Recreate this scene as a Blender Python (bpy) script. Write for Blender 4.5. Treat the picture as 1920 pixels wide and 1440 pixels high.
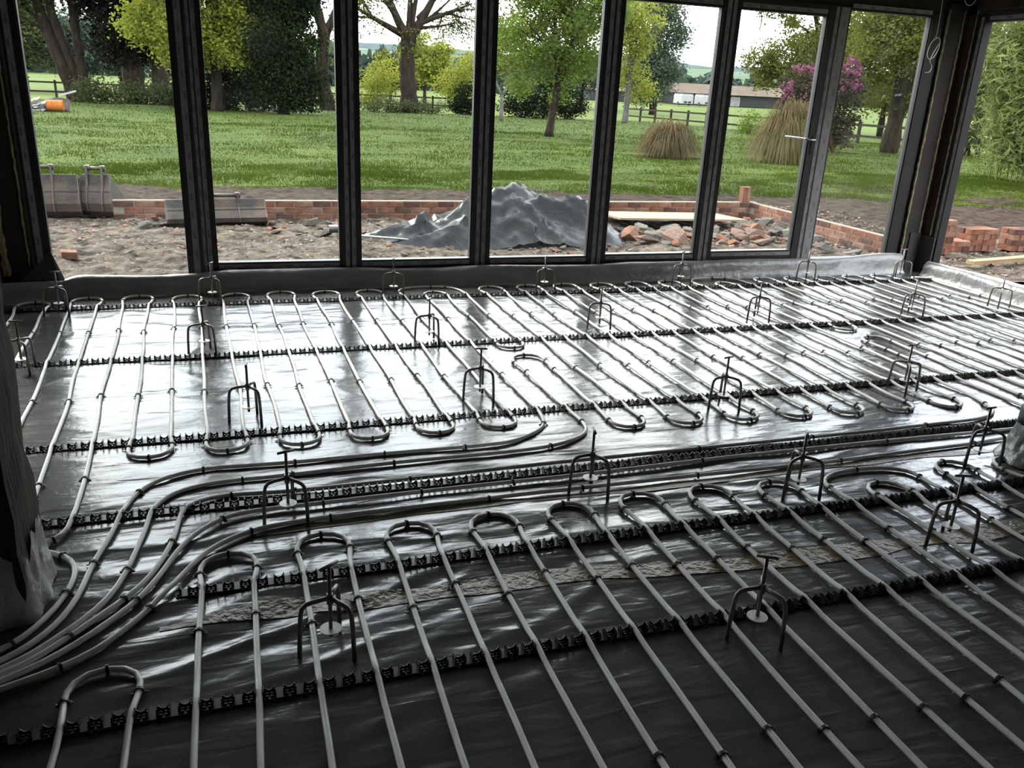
import bpy, math, random
import numpy as np
from mathutils import Vector, Matrix

for o in list(bpy.data.objects):
    bpy.data.objects.remove(o)
scene = bpy.context.scene
COL = scene.collection
R = math.radians
random.seed(7)
rng = np.random.default_rng(7)

# ------------------------------------------------------------------ camera
cam_d = bpy.data.cameras.new('camera')
cam_d.sensor_width = 36.0
cam_d.sensor_fit = 'HORIZONTAL'
cam_d.lens = 1567.77 / 1920 * 36.0
cam_d.clip_start = 0.05
cam_d.clip_end = 3000
cam = bpy.data.objects.new('camera', cam_d)
COL.objects.link(cam)
scene.camera = cam
_yaw, _pit, _rol = 0.334769, 0.346090, 0.0495105
_f = Vector((math.sin(_yaw)*math.cos(_pit), math.cos(_yaw)*math.cos(_pit), -math.sin(_pit)))
_r0 = Vector((math.cos(_yaw), -math.sin(_yaw), 0))
_u0 = _r0.cross(_f)
_R = _r0*math.cos(_rol) + _u0*math.sin(_rol)
_U = _u0*math.cos(_rol) - _r0*math.sin(_rol)
cam.matrix_world = Matrix(((_R.x, _U.x, -_f.x, 0), (_R.y, _U.y, -_f.y, 0), (_R.z, _U.z, -_f.z, 1.5), (0, 0, 0, 1)))

# ------------------------------------------------------------------ world: bright overcast sky
world = bpy.data.worlds.new('overcast_sky')
scene.world = world
world.use_nodes = True
wn = world.node_tree.nodes
wl = world.node_tree.links
wn.clear()
w_out = wn.new('ShaderNodeOutputWorld')
w_bg = wn.new('ShaderNodeBackground')
w_tc = wn.new('ShaderNodeTexCoord')
w_no = wn.new('ShaderNodeTexNoise')
w_no.inputs['Scale'].default_value = 2.2
w_no.inputs['Detail'].default_value = 4
w_rp = wn.new('ShaderNodeValToRGB')
w_rp.color_ramp.elements[0].position = 0.35
w_rp.color_ramp.elements[0].color = (0.80, 0.88, 0.97, 1)
w_rp.color_ramp.elements[1].position = 0.65
w_rp.color_ramp.elements[1].color = (1.0, 1.0, 0.99, 1)
wl.new(w_tc.outputs['Generated'], w_no.inputs['Vector'])
wl.new(w_no.outputs['Fac'], w_rp.inputs['Fac'])
wl.new(w_rp.outputs['Color'], w_bg.inputs['Color'])
w_bg.inputs['Strength'].default_value = 7.2
wl.new(w_bg.outputs['Background'], w_out.inputs['Surface'])

sun_d = bpy.data.lights.new('sun', 'SUN')
sun_d.energy = 8.0
sun_d.angle = R(16)
sun_d.color = (1.0, 0.96, 0.88)
sun = bpy.data.objects.new('sun', sun_d)
COL.objects.link(sun)
sun.rotation_euler = Vector((0.397, -0.716, -0.574)).to_track_quat('-Z', 'Y').to_euler()

scene.view_settings.view_transform = 'Standard'
scene.view_settings.look = 'None'
scene.view_settings.exposure = 0.22
scene.view_settings.gamma = 1.0
scene.view_settings.use_curve_mapping = False

# ------------------------------------------------------------------ helpers
def tag(o, label=None, cat=None, group=None, kind=None):
    if label: o['label'] = label
    if cat: o['category'] = cat
    if group: o['group'] = group
    if kind: o['kind'] = kind
    return o

def empty(name, loc=(0, 0, 0), rz=0.0):
    o = bpy.data.objects.new(name, None)
    o.empty_display_size = 0.05
    COL.objects.link(o)
    o.location = loc
    o.rotation_euler = (0, 0, rz)
    return o

def link(name, me, parent=None, mat=None):
    o = bpy.data.objects.new(name, me)
    COL.objects.link(o)
    if mat is not None and len(me.materials) == 0:
        me.materials.append(mat)
    if parent is not None:
        o.parent = parent
    return o

class MB:
    def __init__(s):
        s.v = []; s.f = []
    def add(s, vs, fs):
        n = len(s.v)
        s.v.extend([tuple(p) for p in vs])
        s.f.extend([tuple(i+n for i in q) for q in fs])
        return s
    def box(s, x0, x1, y0, y1, z0, z1):
        return s.add([(x0,y0,z0),(x1,y0,z0),(x1,y1,z0),(x0,y1,z0),(x0,y0,z1),(x1,y0,z1),(x1,y1,z1),(x0,y1,z1)],
                     [(0,3,2,1),(4,5,6,7),(0,1,5,4),(1,2,6,5),(2,3,7,6),(3,0,4,7)])
    def bbox(s, x0, x1, y0, y1, z0, z1, b):
        # box with chamfered vertical and top edges
        vs = []; 
        for z, e in ((z0, 0), (z1-b, 0), (z1, b)):
            vs += [(x0+b+e if e else x0+b, y0+e, z), (x1-b-e if e else x1-b, y0+e, z), (x1-e, y0+b+e if e else y0+b, z), (x1-e, y1-b-e if e else y1-b, z),
                   (x1-b-e if e else x1-b, y1-e, z), (x0+b+e if e else x0+b, y1-e, z), (x0+e, y1-b-e if e else y1-b, z), (x0+e, y0+b+e if e else y0+b, z)]
        fs = [tuple(range(7, -1, -1)), tuple(range(16, 24))]
        for L in (0, 8):
            for i in range(8):
                j = (i+1) % 8
                fs.append((L+i, L+j, L+8+j, L+8+i))
        return s.add(vs, fs)
    def obox(s, c, ax, ay, az):
        c = Vector(c); ax = Vector(ax); ay = Vector(ay); az = Vector(az)
        vs = []
        for k in (-1, 1):
            for i, j in ((-1,-1),(1,-1),(1,1),(-1,1)):
                vs.append(c + ax*i + ay*j + az*k)
        return s.add(vs, [(0,3,2,1),(4,5,6,7),(0,1,5,4),(1,2,6,5),(2,3,7,6),(3,0,4,7)])
    def tube(s, pts, r, n=8, cap=True):
        pts = [Vector(p) for p in pts]
        m = len(pts)
        rs = [r]*m if not hasattr(r, '__len__') else r
        ref = None; base = len(s.v)
        for i in range(m):
            t = (pts[min(i+1, m-1)] - pts[max(i-1, 0)])
            t = t.normalized() if t.length > 1e-9 else Vector((0, 0, 1))
            if ref is None:
                ref = Vector((0,0,1)) if abs(t.z) < 0.9 else Vector((1,0,0))
            a = ref - t*ref.dot(t)
            if a.length < 1e-6:
                a = Vector((1,0,0)) - t*t.x
            a.normalize(); ref = a
            b = t.cross(a)
            for k in range(n):
                an = 2*math.pi*k/n
                s.v.append(tuple(pts[i] + a*(math.cos(an)*rs[i]) + b*(math.sin(an)*rs[i])))
        for i in range(m-1):
            for k in range(n):
                l = (k+1) % n
                s.f.append((base+i*n+k, base+i*n+l, base+(i+1)*n+l, base+(i+1)*n+k))
        if cap:
            s.f.append(tuple(base+k for k in range(n-1, -1, -1)))
            s.f.append(tuple(base+(m-1)*n+k for k in range(n)))
        return s
    def cyl(s, c, r, z0, z1, n=16, r2=None):
        r2 = r if r2 is None else r2
        vs = [(c[0]+r*math.cos(2*math.pi*k/n), c[1]+r*math.sin(2*math.pi*k/n), z0) for k in range(n)]
        vs += [(c[0]+r2*math.cos(2*math.pi*k/n), c[1]+r2*math.sin(2*math.pi*k/n), z1) for k in range(n)]
        fs = [(k, (k+1) % n, n+(k+1) % n, n+k) for k in range(n)] + [tuple(range(n-1, -1, -1)), tuple(range(n, 2*n))]
        return s.add(vs, fs)
    def mesh(s, name, mat, smooth=False):
        me = bpy.data.meshes.new(name)
        me.from_pydata(s.v, [], s.f)
        if smooth:
            me.polygons.foreach_set('use_smooth', [True]*len(me.polygons))
        me.materials.append(mat)
        me.update()
        return me
    def build(s, name, mat, parent=None, smooth=False):
        return link(name, s.mesh(name, mat, smooth), parent)

def np_mesh(name, V, F, mat, smooth=False, mats=None, midx=None):
    """fast mesh from numpy verts (n,3) and faces (m,k)"""
    me = bpy.data.meshes.new(name)
    V = np.ascontiguousarray(V, dtype=np.float32); F = np.ascontiguousarray(F, dtype=np.int32)
    m, k = F.shape
    me.vertices.add(len(V)); me.vertices.foreach_set('co', V.ravel())
    me.loops.add(m*k); me.loops.foreach_set('vertex_index', F.ravel())
    me.polygons.add(m)
    me.polygons.foreach_set('loop_start', np.arange(0, m*k, k, dtype=np.int32))
    if smooth:
        me.polygons.foreach_set('use_smooth', np.ones(m, dtype=bool))
    for mm in (mats or [mat]):
        me.materials.append(mm)
    if midx is not None:
        me.polygons.foreach_set('material_index', np.asarray(midx, dtype=np.int32))
    me.update(calc_edges=True)
    return me

def grid_mesh(name, X, Y, Z, mat, smooth=True):
    ny, nx = X.shape
    V = np.stack([X.ravel(), Y.ravel(), Z.ravel()], 1)
    i = np.arange(ny*nx).reshape(ny, nx)
    F = np.stack([i[:-1, :-1].ravel(), i[:-1, 1:].ravel(), i[1:, 1:].ravel(), i[1:, :-1].ravel()], 1)
    return np_mesh(name, V, F, mat, smooth)

def vnoise(x, y, seed=0):
    x = np.asarray(x, float); y = np.asarray(y, float)
    xi = np.floor(x).astype(np.int64); yi = np.floor(y).astype(np.int64)
    xf = x - xi; yf = y - yi
    xf = xf*xf*xf*(xf*(xf*6-15)+10); yf = yf*yf*yf*(yf*(yf*6-15)+10)
    def h(a, b):
        n = (a*374761393 + b*668265263 + seed*1274126177) & 0xFFFFFFFF
        n = ((n ^ (n >> 13))*1274126177) & 0xFFFFFFFF
        return ((n ^ (n >> 16)) & 0xFFFF)/65535.0
    return (h(xi, yi)*(1-xf)+h(xi+1, yi)*xf)*(1-yf) + (h(xi, yi+1)*(1-xf)+h(xi+1, yi+1)*xf)*yf

def fbm(x, y, seed=0, o=4):
    s = 0; a = 0.5
    for i in range(o):
        s = s + a*vnoise(x*2**i, y*2**i, seed+i*17); a *= 0.5
    return s

def ridged(x, y, seed=0, o=3):
    s = 0; a = 0.6
    for i in range(o):
        s = s + a*(1-np.abs(2*vnoise(x*2**i, y*2**i, seed+i*31)-1)); a *= 0.45
    return s

def catmull(P, step=0.03):
    P = [np.array(p, float) for p in P]
    P = [2*P[0]-P[1]] + P + [2*P[-1]-P[-2]]
    out = []
    for i in range(1, len(P)-2):
        a, b, c, d = P[i-1:i+3]
        n = max(1, int(np.linalg.norm(c-b)/step))
        for j in range(n):
            t = j/n
            out.append(0.5*((2*b)+(-a+c)*t+(2*a-5*b+4*c-d)*t*t+(-a+3*b-3*c+d)*t**3))
    out.append(P[-2])
    return out

# ------------------------------------------------------------------ materials
def M(name, col, rough=0.6, metal=0.0, col2=None, scale=8.0, detail=4.0, bump=0.0, bscale=None, spec=0.5, stretch=None, ramp=(0.35, 0.65), trans=0.0):
    m = bpy.data.materials.new(name); m.use_nodes = True
    nt = m.node_tree; n = nt.nodes; l = nt.links
    b = n['Principled BSDF']
    b.inputs['Base Color'].default_value = (*col, 1)
    b.inputs['Roughness'].default_value = rough
    b.inputs['Metallic'].default_value = metal
    b.inputs['Specular IOR Level'].default_value = spec
    if col2 or bump:
        tc = n.new('ShaderNodeTexCoord')
        mp = n.new('ShaderNodeMapping')
        if stretch: mp.inputs['Scale'].default_value = stretch
        l.new(tc.outputs['Object'], mp.inputs['Vector'])
        vec = mp.outputs['Vector']
    if col2:
        no = n.new('ShaderNodeTexNoise'); no.inputs['Scale'].default_value = scale; no.inputs['Detail'].default_value = detail
        rp = n.new('ShaderNodeValToRGB')
        rp.color_ramp.elements[0].position = ramp[0]; rp.color_ramp.elements[1].position = ramp[1]
        rp.color_ramp.elements[0].color = (*col, 1); rp.color_ramp.elements[1].color = (*col2, 1)
        l.new(vec, no.inputs['Vector']); l.new(no.outputs['Fac'], rp.inputs['Fac']); l.new(rp.outputs['Color'], b.inputs['Base Color'])
    if bump:
        nb = n.new('ShaderNodeTexNoise'); nb.inputs['Scale'].default_value = bscale or scale*3; nb.inputs['Detail'].default_value = 5
        bp = n.new('ShaderNodeBump'); bp.inputs['Strength'].default_value = bump; bp.inputs['Distance'].default_value = 0.02
        l.new(vec, nb.inputs['Vector']); l.new(nb.outputs['Fac'], bp.inputs['Height']); l.new(bp.outputs['Normal'], b.inputs['Normal'])
    return m

def leaf_mat(name, c1, c2, trans=0.45, scale=0.9):
    m = bpy.data.materials.new(name); m.use_nodes = True
    nt = m.node_tree; n = nt.nodes; l = nt.links
    out = n['Material Output']; n.remove(n['Principled BSDF'])
    tc = n.new('ShaderNodeTexCoord'); no = n.new('ShaderNodeTexNoise'); no.inputs['Scale'].default_value = scale; no.inputs['Detail'].default_value = 6
    rp = n.new('ShaderNodeValToRGB'); rp.color_ramp.elements[0].position = 0.35; rp.color_ramp.elements[1].position = 0.65
    rp.color_ramp.elements[0].color = (*c1, 1); rp.color_ramp.elements[1].color = (*c2, 1)
    d = n.new('ShaderNodeBsdfDiffuse'); t = n.new('ShaderNodeBsdfTranslucent'); mx = n.new('ShaderNodeMixShader')
    mx.inputs['Fac'].default_value = trans
    l.new(tc.outputs['Object'], no.inputs['Vector']); l.new(no.outputs['Fac'], rp.inputs['Fac'])
    l.new(rp.outputs['Color'], d.inputs['Color']); l.new(rp.outputs['Color'], t.inputs['Color'])
    l.new(d.outputs['BSDF'], mx.inputs[1]); l.new(t.outputs['BSDF'], mx.inputs[2]); l.new(mx.outputs['Shader'], out.inputs['Surface'])
    return m

def glass_mat():
    m = bpy.data.materials.new('window_glass'); m.use_nodes = True
    nt = m.node_tree; n = nt.nodes; l = nt.links
    out = n['Material Output']; n.remove(n['Principled BSDF'])
    tr = n.new('ShaderNodeBsdfTransparent'); tr.inputs['Color'].default_value = (0.93, 0.95, 0.94, 1)
    gl = n.new('ShaderNodeBsdfGlossy'); gl.inputs['Roughness'].default_value = 0.02
    df = n.new('ShaderNodeBsdfDiffuse'); df.inputs['Color'].default_value = (0.6, 0.6, 0.58, 1)
    fr = n.new('ShaderNodeFresnel'); fr.inputs['IOR'].default_value = 1.35
    mx = n.new('ShaderNodeMixShader'); mx2 = n.new('ShaderNodeMixShader')
    tc = n.new('ShaderNodeTexCoord'); no = n.new('ShaderNodeTexNoise'); no.inputs['Scale'].default_value = 2.5; no.inputs['Detail'].default_value = 6
    mp = n.new('ShaderNodeMapRange'); mp.inputs['From Min'].default_value = 0.5; mp.inputs['From Max'].default_value = 0.85
    mp.inputs['To Min'].default_value = 0.002; mp.inputs['To Max'].default_value = 0.05
    l.new(tc.outputs['Object'], no.inputs['Vector']); l.new(no.outputs['Fac'], mp.inputs['Value'])
    l.new(fr.outputs['Fac'], mx.inputs['Fac']); l.new(tr.outputs['BSDF'], mx.inputs[1]); l.new(gl.outputs['BSDF'], mx.inputs[2])
    l.new(mp.outputs['Result'], mx2.inputs['Fac']); l.new(mx.outputs['Shader'], mx2.inputs[1]); l.new(df.outputs['BSDF'], mx2.inputs[2])
    l.new(mx2.outputs['Shader'], out.inputs['Surface'])
    return m

MT = {}
def poly_mat():
    m = M('black_polythene', (0.058, 0.060, 0.063), rough=0.2, col2=(0.085, 0.085, 0.086), scale=1.5, spec=0.6)
    nt = m.node_tree; n = nt.nodes; l = nt.links; b = n['Principled BSDF']
    tc = n.new('ShaderNodeTexCoord'); prev = None
    for sc, st, dist, rot, dt in ((3.2, (0.55, 3.0, 1), 0.0045, 0.12, 2), (9.0, (0.5, 2.2, 1), 0.0022, -0.45, 2), (34.0, (1, 1, 1), 0.0007, 0, 4)):
        mp = n.new('ShaderNodeMapping'); mp.inputs['Scale'].default_value = st; mp.inputs['Rotation'].default_value = (0, 0, rot)
        no = n.new('ShaderNodeTexNoise'); no.inputs['Scale'].default_value = sc; no.inputs['Detail'].default_value = dt; no.inputs['Distortion'].default_value = 0.7
        bp = n.new('ShaderNodeBump'); bp.inputs['Strength'].default_value = 1.0; bp.inputs['Distance'].default_value = dist
        l.new(tc.outputs['Object'], mp.inputs['Vector']); l.new(mp.outputs['Vector'], no.inputs['Vector']); l.new(no.outputs['Fac'], bp.inputs['Height'])
        if prev is not None: l.new(prev.outputs['Normal'], bp.inputs['Normal'])
        prev = bp
    l.new(prev.outputs['Normal'], b.inputs['Normal'])
    return m
MT['poly'] = poly_mat()
MT['poly_up'] = M('grey_polythene', (0.20, 0.20, 0.202), rough=0.3, col2=(0.30, 0.30, 0.30), scale=3, bump=0.5, bscale=14, spec=0.6)
MT['wrap'] = M('dusty_clear_wrap', (0.22, 0.22, 0.21), rough=0.28, col2=(0.42, 0.42, 0.40), scale=7, bump=0.6, bscale=18, spec=0.6)
MT['tape_brown'] = M('brown_joint_tape', (0.075, 0.046, 0.018), rough=0.3, col2=(0.19, 0.135, 0.065), scale=16, bump=0.5, bscale=40)
MT['tape_straw'] = M('straw_joint_tape', (0.16, 0.135, 0.085), rough=0.3, col2=(0.30, 0.27, 0.19), scale=12, bump=0.3, bscale=50)
MT['pipe'] = M('grey_white_pipe', (0.70, 0.69, 0.66), rough=0.4, col2=(0.80, 0.79, 0.76), scale=9, bump=0.02, bscale=200)
MT['black_plastic'] = M('black_plastic', (0.012, 0.012, 0.013), rough=0.38, col2=(0.02, 0.02, 0.02), scale=20)
MT['steel'] = M('dull_steel', (0.20, 0.195, 0.185), rough=0.42, metal=0.75, col2=(0.28, 0.27, 0.255), scale=30)
MT['rust_steel'] = M('rusty_steel', (0.16, 0.075, 0.035), rough=0.7, metal=0.3, col2=(0.25, 0.13, 0.07), scale=60)
MT['disc'] = M('zinc_disc', (0.62, 0.60, 0.57), rough=0.45, metal=0.3)
MT['frame'] = M('anthracite_frame', (0.014, 0.015, 0.016), rough=0.4, col2=(0.02, 0.02, 0.021), scale=5)
MT['tape'] = M('protective_tape', (0.25, 0.24, 0.25), rough=0.5, col2=(0.31, 0.295, 0.30), scale=14)
MT['print'] = M('tape_print', (0.02, 0.02, 0.025), rough=0.6)
MT['glass'] = glass_mat()
MT['timber'] = M('weathered_timber', (0.014, 0.010, 0.007), rough=0.8, col2=(0.05, 0.030, 0.018), scale=5, bump=0.6, bscale=14, stretch=(3, 3, 0.4))
MT['dark_wall'] = M('dark_board', (0.02, 0.018, 0.016), rough=0.85, col2=(0.035, 0.03, 0.026), scale=3)
MT['osb'] = M('ceiling_board', (0.05, 0.04, 0.03), rough=0.85, col2=(0.08, 0.062, 0.045), scale=6)
MT['plaster'] = M('bare_plasterboard', (0.36, 0.345, 0.32), rough=0.9, col2=(0.44, 0.42, 0.39), scale=2)  # pale tone chosen so unseen walls and ceiling bounce fill light
MT['foam'] = M('expanding_foam', (0.26, 0.22, 0.12), rough=0.9, col2=(0.36, 0.31, 0.19), scale=30, bump=0.8, bscale=60)
MT['dpc'] = M('dpc_sheet', (0.04, 0.038, 0.04), rough=0.45)
MT['chrome'] = M('chrome', (0.75, 0.76, 0.78), rough=0.2, metal=1.0)
MT['cable_white'] = M('white_cable', (0.62, 0.60, 0.56), rough=0.5)
MT['cable_black'] = M('black_cable', (0.02, 0.02, 0.02), rough=0.5)
MT['soil'] = M('dug_soil', (0.018, 0.013, 0.009), rough=0.95, col2=(0.145, 0.118, 0.092), scale=7.5, detail=14, bump=1.0, bscale=22, ramp=(0.33, 0.70))
MT['topsoil'] = M('dark_topsoil', (0.012, 0.0075, 0.005), rough=0.95, col2=(0.062, 0.043, 0.030), scale=6.0, detail=14, bump=1.0, bscale=20, ramp=(0.33, 0.72))
MT['brick'] = M('red_brick', (0.14, 0.058, 0.036), rough=0.9, col2=(0.21, 0.10, 0.066), scale=9, bump=0.4, bscale=60)
MT['brick2'] = M('pale_red_brick', (0.19, 0.085, 0.055), rough=0.9, col2=(0.26, 0.15, 0.11), scale=12, bump=0.4, bscale=60)
MT['brick3'] = M('dark_brick', (0.075, 0.042, 0.034), rough=0.9, col2=(0.12, 0.065, 0.05), scale=12, bump=0.4, bscale=60)
MT['mortar'] = M('mortar', (0.20, 0.175, 0.145), rough=0.95, col2=(0.26, 0.23, 0.19), scale=20)
MT['concrete'] = M('broken_concrete', (0.11, 0.10, 0.088), rough=0.95, col2=(0.21, 0.19, 0.165), scale=8, bump=0.7, bscale=30)
MT['pinkstone'] = M('pink_rubble', (0.15, 0.095, 0.074), rough=0.95, col2=(0.25, 0.17, 0.14), scale=8, bump=0.7, bscale=30)
MT['board'] = M('plywood_board', (0.26, 0.205, 0.135), rough=0.8, col2=(0.34, 0.275, 0.19), scale=4, stretch=(0.6, 6, 1))
MT['softwood'] = M('softwood_plank', (0.28, 0.19, 0.10), rough=0.8, col2=(0.36, 0.26, 0.15), scale=6, stretch=(0.5, 8, 8))
MT['bucket'] = M('worn_bucket_steel', (0.040, 0.037, 0.036), rough=0.6, metal=0.25, col2=(0.105, 0.072, 0.056), scale=3.5, detail=8, bump=0.3, bscale=30, ramp=(0.38, 0.66))
MT['bucket_light'] = M('scraped_bucket_steel', (0.07, 0.066, 0.062), rough=0.55, metal=0.3, col2=(0.12, 0.098, 0.082), scale=6, detail=8, bump=0.3, bscale=30)
MT['tarp'] = M('black_tarpaulin', (0.007, 0.0075, 0.0085), rough=0.24, col2=(0.011, 0.012, 0.013), scale=5, spec=0.3)
MT['fence'] = M('fence_timber', (0.025, 0.021, 0.016), rough=0.9, col2=(0.05, 0.042, 0.032), scale=8)
MT['lawn'] = M('lawn', (0.031, 0.050, 0.007), rough=1.0, col2=(0.053, 0.075, 0.011), scale=0.55, detail=8, spec=0.05)
MT['field'] = M('far_field', (0.062, 0.090, 0.017), rough=1.0, col2=(0.088, 0.115, 0.027), scale=0.06, detail=5, spec=0.05)
MT['hill'] = M('wooded_hill', (0.038, 0.060, 0.066), rough=1.0, col2=(0.055, 0.080, 0.080), scale=0.02, detail=6, spec=0.0)  # aerial haze is put into the ridge's blue-green colour
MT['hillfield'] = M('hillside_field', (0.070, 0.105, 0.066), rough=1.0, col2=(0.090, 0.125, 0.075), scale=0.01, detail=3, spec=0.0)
MT['bark'] = M('bark', (0.016, 0.012, 0.009), rough=0.95, col2=(0.040, 0.032, 0.024), scale=4, bump=0.8, bscale=18, stretch=(2, 2, 0.6))
MT['bark_pale'] = M('pale_bark', (0.085, 0.080, 0.070), rough=0.9, col2=(0.15, 0.145, 0.13), scale=5, stretch=(1, 1, 2))
MT['blade'] = leaf_mat('grass_blade', (0.035, 0.055, 0.008), (0.063, 0.086, 0.013), 0.4, 0.5)
MT['leaf_yellow'] = leaf_mat('yellow_green_leaf', (0.21, 0.235, 0.035), (0.32, 0.34, 0.065), 0.5)
MT['leaf_green'] = leaf_mat('fresh_green_leaf', (0.105, 0.155, 0.030), (0.18, 0.235, 0.050), 0.5)
MT['leaf_dull'] = leaf_mat('dull_green_leaf', (0.058, 0.072, 0.030), (0.095, 0.110, 0.048), 0.45)
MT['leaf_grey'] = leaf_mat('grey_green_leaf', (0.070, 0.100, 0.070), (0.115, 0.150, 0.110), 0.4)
MT['leaf_dark'] = leaf_mat('dark_evergreen_leaf', (0.009, 0.015, 0.008), (0.020, 0.030, 0.014), 0.15)
MT['leaf_black'] = leaf_mat('dark_brown_leaf', (0.010, 0.010, 0.009), (0.018, 0.018, 0.014), 0.1)
MT['leaf_olive'] = leaf_mat('olive_leaf', (0.105, 0.118, 0.026), (0.16, 0.168, 0.046), 0.45)
MT['leaf_bamboo'] = leaf_mat('bamboo_leaf', (0.11, 0.145, 0.040), (0.20, 0.235, 0.09), 0.45, 1.6)
MT['leaf_rhodo'] = leaf_mat('rhododendron_leaf', (0.040, 0.038, 0.026), (0.072, 0.062, 0.042), 0.3)
MT['petal'] = leaf_mat('pink_petal', (0.20, 0.045, 0.11), (0.28, 0.12, 0.18), 0.35, 3.0)
MT['straw'] = leaf_mat('dry_pampas', (0.105, 0.082, 0.036), (0.18, 0.145, 0.075), 0.35, 2.0)
MT['straw_dark'] = leaf_mat('brown_pampas', (0.075, 0.055, 0.030), (0.15, 0.118, 0.065), 0.3, 2.0)
MT['white_paint'] = M('white_paint', (0.30, 0.30, 0.30), rough=0.5, col2=(0.34, 0.34, 0.34), scale=2)
MT['barn_dark'] = M('barn_cladding', (0.032, 0.036, 0.036), rough=0.8, col2=(0.045, 0.048, 0.046), scale=1, stretch=(6, 1, 1))
MT['barn_roof'] = M('brown_roof', (0.105, 0.080, 0.062), rough=0.9, col2=(0.13, 0.10, 0.08), scale=0.5)
MT['orange'] = M('orange_drum', (0.36, 0.095, 0.018), rough=0.5, col2=(0.42, 0.15, 0.03), scale=4)
MT['grey_sheet'] = M('grey_scrap_sheet', (0.16, 0.16, 0.17), rough=0.6, col2=(0.25, 0.25, 0.26), scale=3)

for nm_ in ('soil', 'topsoil', 'brick', 'brick2', 'brick3', 'mortar', 'concrete', 'pinkstone', 'board', 'softwood', 'bucket', 'bucket_light', 'tarp', 'fence', 'lawn', 'field', 'hill', 'hillfield', 'bark', 'bark_pale', 'white_paint', 'barn_dark', 'barn_roof', 'orange', 'grey_sheet'):
    pb_ = MT[nm_].node_tree.nodes['Principled BSDF']
    pb_.inputs['Specular IOR Level'].default_value = {'tarp': 0.07, 'bucket': 0.2, 'bucket_light': 0.2}.get(nm_, 0.06)
OUT_ALBEDO = 0.64      # outdoor colours darkened to even out daylight against the dim interior
for nm_, m_ in MT.items():
    if nm_ in ('soil', 'topsoil', 'brick', 'brick2', 'brick3', 'mortar', 'concrete', 'pinkstone', 'board', 'softwood', 'bucket', 'bucket_light', 'fence', 'lawn', 'field', 'hill', 'hillfield', 'white_paint', 'barn_dark', 'barn_roof', 'orange', 'grey_sheet', 'bark', 'bark_pale', 'blade', 'petal', 'straw', 'straw_dark') or nm_.startswith('leaf_'):
        for nd_ in m_.node_tree.nodes:
            if nd_.type == 'VALTORGB':
                for el_ in nd_.color_ramp.elements:
                    c_ = el_.color; el_.color = (c_[0]*OUT_ALBEDO, c_[1]*OUT_ALBEDO, c_[2]*OUT_ALBEDO, 1)

# ------------------------------------------------------------------ room shell
WALL_Y = 6.25
RAILS_Y = [5.80, 4.66, 3.53, 2.88, 2.34, 1.82]

def floor_h(X, Y):
    X = np.asarray(X, float); Y = np.asarray(Y, float)
    wx = X + 0.35*(fbm(X*1.1, Y*1.1, 3)-0.5); wy = Y + 0.30*(fbm(X*1.3, Y*1.3, 9)-0.5)
    # creases running with the rails
    c1 = ridged(wx*0.8, wy*8.0, 11, 3) - 0.62
    m1 = np.exp(-((Y-2.75)/0.62)**2)
    # creases fanning out diagonally from the near left
    a = R(24); u = wx*math.cos(a)+wy*math.sin(a); v = -wx*math.sin(a)+wy*math.cos(a)
    c2 = ridged(u*1.1, v*9.0, 41, 2) - 0.6
    m2 = np.exp(-((X-0.15)/0.85)**2)*np.exp(-((Y-2.05)/0.50)**2)
    # gentle broken crinkles of the far area
    c3 = fbm(wx*3.0, wy*7.0, 5, 4) - 0.47
    m3 = np.clip((Y-2.9)/0.6, 0, 1)
    c4 = ridged(wx*2.0, wy*5.0, 77, 3) - 0.62
    m4 = np.clip((Y-1.9)/0.3, 0, 1)
    # long thin creases and slack undulation of the far sheets
    c5 = np.clip(1-np.abs(2*vnoise(wx*1.1+wy*0.6, wy*4.2-wx*0.5, 203)-1), 0, 1)**9
    c6 = np.clip(1-np.abs(2*vnoise(wx*1.8-wy*1.1, wy*2.2+wx*1.4, 209)-1), 0, 1)**12
    c7 = fbm(wx*1.7, wy*2.6, 221, 2)-0.38
    h = m3*(0.0034*c5 + 0.0026*c6 + 0.016*c7)
    h = h + 0.012*c1*m1 + 0.021*c2*m2 + 0.0065*c3*m3 + 0.0030*c4*m4 + 0.003*(fbm(X*2.2, Y*2.2, 21, 3)-0.45)
    # pulls at the rails
    for ry in RAILS_Y:
        d = np.abs(Y-ry)
        h = h + 0.004*np.exp(-(d/0.10)**2)*(ridged(X*5.0+Y, Y*9.0, 91, 2)-0.6)
        h = h*(1-0.75*np.exp(-(d/0.03)**2))
    return np.clip(h, -0.008, 0.008)

xs = np.concatenate([np.linspace(-4.6, -1.5, 14)[:-1], np.arange(-1.5, 6.12, 0.018), [6.14]])
ys = np.concatenate([np.linspace(-3.2, 0.9, 20)[:-1], np.arange(0.9, 6.20, 0.0145), [6.22]])
gx, gy = np.meshgrid(xs, ys)
floor = link('floor', grid_mesh('floor', gx, gy, floor_h(gx, gy), MT['poly']))
tag(floor, 'black polythene sheet creased over the insulated floor', None, kind='structure')

def struct(o, label=None):
    o['kind'] = 'structure'
    if label: o['label'] = label
    return o

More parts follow.
